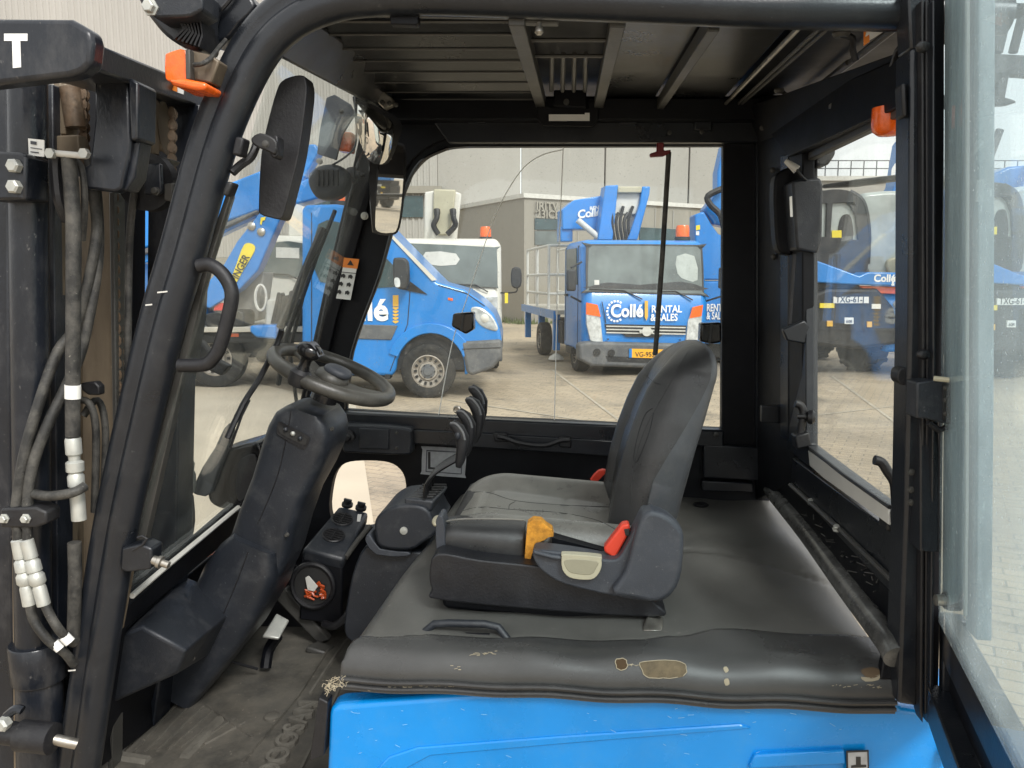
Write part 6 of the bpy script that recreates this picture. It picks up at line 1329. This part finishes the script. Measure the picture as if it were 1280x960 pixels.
ob('lever_button', MB().lathe([(.009, -.01), (.011, 0), (.008, .002), (.007, -.002)], F(571, 512, 1.98), -E2-E1*.3, 16), m_steel)
# -- mast in front of the cab
def mb_(nm, pts, d, t, mat, par=None, bev=.004, **k): return pf(nm, pts, d, t, mat, par, bev, **k)
hd_ = mb_('mast_header_plate', [(-40, 22), (88, 23), (100, 30), (113, 38), (116, 52), (113, 80), (102, 90), (88, 95), (-40, 110)], 1.17, .035, m_mast, bev=.008, seg=3)
mb_('header_letter', [(5, 42), (34, 42), (34, 51), (25, 51), (26, 84), (16, 85), (15, 51), (5, 51)], 1.169, .003, m_text, hd_, bev=0)
q0 = [(114, 50, 1.19), (118, 88, 1.19), (252, 135, 1.75), (262, 112, 1.75)]
p = [F(*a) for a in q0]; n = V((-1, 0, 0)); ob('mast_header_beam', MB().hexa(p+[a+n*.12 for a in p]), m_mast, bev=.006)
mb_('mast_rail', [(-40, 100), (12, 105), (14, 560), (22, 1000), (-40, 1000)], 1.36, .08, m_mast, bev=.008)
mb_('rail_seam', [(12, 340), (17, 340), (24, 1000), (17, 1000)], 1.35, .02, m_grease, bev=.002)
def vtube(nm, u0, v0, u1, v1, d, r, mat, par=None, n=20): return ob(nm, MB().tube([F(u0, v0, d), F(u1, v1, d)], r, n), mat, par, sharp=60)
vtube('lift_cylinder', 34, 100, 44, 1000, 1.35, .032, m_mast)
mb_('mast_channel', [(54, 105), (66, 105), (75, 1000), (62, 1000)], 1.42, .05, m_mast, bev=.003)
mb_('mast_channel', [(66, 100), (76, 100), (80, 1000), (75, 1000)], 1.44, .05, m_grease, bev=.003)
mb_('mast_web', [(84, 380), (92, 380), (96, 1000), (86, 1000)], 1.50, .03, m_grease, bev=.002)
mb_('greasy_inner_rail', [(96, 220), (139, 230), (142, 560), (120, 1000), (92, 1000), (98, 480)], 1.56, .03, m_grease, bev=.003)
mb_('rail_lip', [(136, 240), (142, 240), (146, 560), (140, 1000), (134, 1000), (141, 560)], 1.53, .04, m_bar, bev=.002)
mb_('far_mast_rail', [(150, 120), (164, 120), (162, 1000), (146, 1000)], 1.66, .06, m_in, bev=.003)
mb_('far_mast_rail', [(186, 120), (250, 130), (238, 400), (224, 480), (220, 700), (180, 1000), (160, 1000), (182, 500)], 1.70, .08, m_mast, bev=.004)
# central hanging plate
mb_('cylinder_head_plate', [(118, 90), (160, 97), (163, 180), (160, 200), (152, 236), (143, 240), (108, 236), (100, 210), (112, 205), (118, 150)], 1.34, .03, m_mast, bev=.005)
mb_('plate_flange', [(160, 96), (173, 103), (172, 174), (163, 176)], 1.33, .06, m_mast, bev=.004)
mb_('plate_corner', [(163, 178), (175, 176), (168, 222), (158, 238), (150, 238)], 1.35, .04, m_mast, bev=.003)
mb_('greasy_bracket', [(52, 108), (82, 104), (82, 168), (54, 170)], 1.44, .03, m_grease, bev=.003)
mb_('greasy_bracket', [(56, 170), (98, 168), (100, 196), (60, 196)], 1.43, .03, m_grease, bev=.003)
mb_('greasy_bracket', [(174, 118), (190, 122), (190, 192), (174, 196)], 1.55, .03, m_grease, bev=.003)
mb_('small_plate', [(172, 194), (190, 192), (210, 198), (206, 204), (172, 200)], 1.52, .05, m_bar, bev=.002)
# chain sheaves and chains
def sheave(u, v, d, r, mat, ax=None, nm='chain_sheave'): return ob(nm, MB().lathe([(r*.2, -.014), (r, -.014), (r*.86, -.004), (r*.86, .004), (r, .014), (r*.2, .014)], F(u, v, d), ax or (E1+E2*.25), 28), mat)
sheave(84, 138, 1.50, .045, m_rust); sheave(198, 160, 1.62, .055, m_grease)
pu = sheave(186, 228, 1.50, .056, m_rub, E2, 'hose_pulley')
mb_('pulley_bracket', [(179, 205), (200, 204), (202, 240), (196, 244), (180, 243)], 1.46, .012, m_mast, pu, bev=.003)
bolt(F(195, 239, 1.46), -E2, .006, pu, nm='screw'); mb_('pulley_plate', [(205, 230), (216, 228), (214, 252), (205, 250)], 1.47, .01, m_bar, pu, bev=.002)
def link(c, ax, tn):                                          # one roller-chain link: two plates and a pin
    g = MB(); s = ax.cross(tn).normalized()
    for k in (-1, 1):
        sec = [c+ax*.006*k+tn*(.013*math.cos(a))+s*(.008*math.sin(a)*(1-.25*math.cos(a)**2)) for a in [2*math.pi*i/10 for i in range(10)]]
        g.loft([sec, [p+ax*.0025*k for p in sec]])
    g.cyl(c-ax*.010+tn*.006, c+ax*.010+tn*.006, .0042, n=8); return g
def chain(u0, v0, u1, v1, d, nl, ax=None, bend=None):
    ax = (ax or (E1*.25-E2)).normalized(); rootp = None
    A, B = F(u0, v0, d), F(u1, v1, d); tn = (B-A).normalized(); me = None
    core = ob('lift_chain', MB().tube([A, B], .004, 6), m_rust)
    for k in range(nl):
        c = A+(B-A)*((k+.5)/nl)
        if me is None:
            l = obj('chain_link', link(A+(B-A)*(.5/nl), ax, tn), m_rust, core); me = l; base = c
        else:
            q = me.copy(); COL.objects.link(q); q.parent = core; q.location = ROOT[fk.name].inverted().to_3x3() @ (c-base)
chain(145, 240, 151, 560, 1.55, 22); chain(105, 98, 106, 205, 1.46, 8); chain(216, 135, 215, 220, 1.60, 6); chain(118, 540, 116, 700, 1.6, 10)
ob('chain_rod', MB().tube([F(88, 110, 1.45), F(96, 160, 1.45)], .02, 10), m_rust)
# bracket block with bolts
bb = mb_('mast_bracket', [(-20, 188), (24, 190), (33, 194), (32, 250), (-20, 250)], 1.28, .06, m_mast, bev=.005)
for v in (208, 234): ob('hex_bolt', MB().lathe([(.012, 0), (.012, .012), (.009, .015)], F(21, v, 1.28), -E2, 6), m_zinc, bb)
mb_('info_label', [(35, 173), (55, 175), (55, 196), (36, 194)], 1.31, .002, m_white, bev=0)
for pts in ([(38, 176), (45, 177), (45, 181), (38, 180)], [(38, 184), (52, 186), (52, 187), (38, 185)], [(38, 189), (48, 190), (48, 191.5), (38, 190.5)]): mb_('label_print', pts, 1.308, .001, m_plas2, bev=0)
ob('hose_clamp', MB().tube([F(62, 191, 1.31), F(108, 195, 1.31)], .0055, 10), m_alu)
for u in (64, 106): ob('clamp_nut', MB().lathe([(.009, -.004), (.009, .006)], F(u, 192, 1.305), -E2, 6), m_zinc)
ob('clamp_strap', MB().tube(spl([F(70, 198, 1.33), F(70, 215, 1.33), F(74, 250, 1.33), F(84, 275, 1.35)], 4), .010, 8), m_rub)
ob('clamp_strap', MB().tube(spl([F(88, 196, 1.34), F(102, 210, 1.34), F(106, 250, 1.34), F(103, 300, 1.36)], 4), .006, 8), m_hose)
ob('hose', MB().tube(spl([F(86, 196, 1.32), F(90, 250, 1.32), F(92, 300, 1.32), F(91, 480, 1.32), F(91, 545, 1.32)], 4), .0125, 12), m_hose, sharp=60)
ft = ob('pipe_fitting', MB().lathe([(.0125, 0), (.014, .004), (.014, .03), (.010, .034), (.010, .042), (.0155, .046), (.0155, .062), (.011, .066), (.0145, .072), (.0145, .09), (.011, .094), (.013, .11), (.013, .155)], F(91, 547, 1.32), -Z3, 14), m_zinc)
ob('white_band', MB().tube([F(91, 481, 1.32), F(91, 498, 1.32)], .0135, 14), m_white)
ob('hose', MB().tube([F(93, 678, 1.33), F(94, 720, 1.33), F(92, 800, 1.34)], .012, 12), m_hose, sharp=60)
ob('cross_clamp', MB().tube(spl([F(36, 616, 1.30), F(60, 620, 1.29), F(90, 616, 1.29), F(106, 608, 1.31)], 4), .009, 10), m_hose)
mb_('backing_plate', [(76, 90), (128, 92), (128, 240), (76, 240)], 1.64, .02, m_in)
hA = [(112, 200, 1.42), (118, 250, 1.42), (120, 300, 1.40), (98, 400, 1.38), (72, 440, 1.35), (50, 500, 1.32), (30, 570, 1.30), (20, 640, 1.29), (22, 660, 1.29)]
hB = [(116, 205, 1.43), (122, 260, 1.43), (122, 330, 1.41), (104, 430, 1.38), (84, 480, 1.35), (60, 530, 1.32), (40, 585, 1.30), (34, 640, 1.29), (34, 660, 1.29)]
for hh in (hA, hB): ob('hose', MB().tube(spl([F(*q) for q in hh], 5), .0095, 12), m_hose, sharp=60)
cb = mb_('hose_clamp_block', [(0, 636), (44, 634), (58, 640), (58, 655), (44, 660), (0, 660)], 1.275, .04, m_rub, bev=.004)
for u in (6, 33): bolt(F(u, 648, 1.275), -E2, .007, cb)
for k, (u0, u1) in enumerate(((22, 37), (33, 55))):
    a, b = F(u0, 674, 1.285), F(u1, 756, 1.285); L = (b-a).length
    ob('pipe_fitting', MB().lathe([(.009, 0), (.0115, .002), (.0115, L*.28), (.009, L*.3), (.013, L*.34), (.013, L*.48), (.010, L*.5), (.014, L*.55), (.014, L*.66), (.010, L*.7), (.0115, L*.74), (.0115, L)], a, b-a, 14), m_zinc)
for (pts) in (((22, 655), (22, 676)), ((34, 655), (34, 676))): ob('hose', MB().tube([F(*pts[0], 1.285), F(*pts[1], 1.285)], .008, 10), m_hose)
for hh in ([(37, 754, 1.285), (42, 775, 1.285), (60, 800, 1.29), (80, 815, 1.31), (92, 830, 1.33)], [(55, 752, 1.285), (62, 768, 1.285), (76, 790, 1.29), (92, 804, 1.33)]): ob('hose', MB().tube(spl([F(*q) for q in hh], 5), .0085, 10), m_hose, sharp=60)
for (u, v) in ((72, 808), (84, 800)): ob('hose_marker', MB().tube([F(u-4, v-5, 1.298), F(u+4, v+3, 1.30)], .0098, 10), m_white)
ob('cylinder_clamp', MB().lathe([(.048, 0), (.050, .003), (.050, .075), (.048, .078)], F(50, 848, 1.36), Z3, 28), m_mast)
vtube('lower_cylinder', 50, 840, 56, 1010, 1.36, .040, m_mast)
ob('tilt_cylinder', MB().lathe([(.020, -.06), (.020, -.03), (.028, -.028), (.028, .035), (.022, .037), (.0001, .037)], F(44, 921, 1.26), E1-Z3*.06, 24), m_rub)
ob('tilt_rod', MB().tube([F(58, 922, 1.26), F(96, 930, 1.28)], .010, 14), m_steel)
ob('tilt_mount', MB().tube([F(-20, 905, 1.27), F(30, 916, 1.27)], .016, 12), m_mast)
ob('tilt_bolt', MB().lathe([(.013, 0), (.013, .014), (.009, .018)], F(8, 902, 1.245), -E2, 6), m_zinc)
ob('grease_nipple', MB().tube(spl([F(8, 895, 1.25), F(20, 886, 1.25), F(28, 888, 1.25)], 3), .008, 8), m_mast)
for q in [(150, 500, 1.53), (158, 560, 1.53)]: pass
for hh in ([(100, 500, 1.44), (112, 505, 1.43), (120, 540, 1.43), (118, 640, 1.43)], [(104, 520, 1.45), (122, 500, 1.47), (132, 540, 1.47), (128, 640, 1.47)], [(168, 240, 1.48), (162, 300, 1.48), (160, 420, 1.48), (158, 640, 1.48)], [(166, 236, 1.47), (160, 225, 1.47), (176, 196, 1.47)]):
    ob('hose', MB().tube(spl([F(*q) for q in hh], 5), .007, 10), m_hose, sharp=60)
mb_('hose_guide', [(100, 479), (118, 477), (124, 483), (124, 494), (110, 494), (102, 488)], 1.42, .02, m_rub, bev=.003)
# lower parts of the mast seen through the windscreen
vtube('far_lift_cylinder', 231, 430, 224, 640, 2.0, .024, m_mast)
for u in (228, 237): ob('pipe_fitting', MB().lathe([(.009, 0), (.013, .01), (.010, .03), (.014, .04), (.014, .07), (.009, .09)], F(u, 575, 1.98), -Z3, 12), m_zinc)
for u in (228, 238): ob('hose', MB().tube(spl([F(u, 620, 1.98), F(u+2, 650, 1.98), F(u-3, 680, 1.98)], 3), .009, 8), m_hose)
mb_('far_bracket', [(236, 420), (252, 428), (266, 448), (286, 458), (276, 470), (258, 462), (236, 452)], 2.0, .03, m_rub, bev=.004)
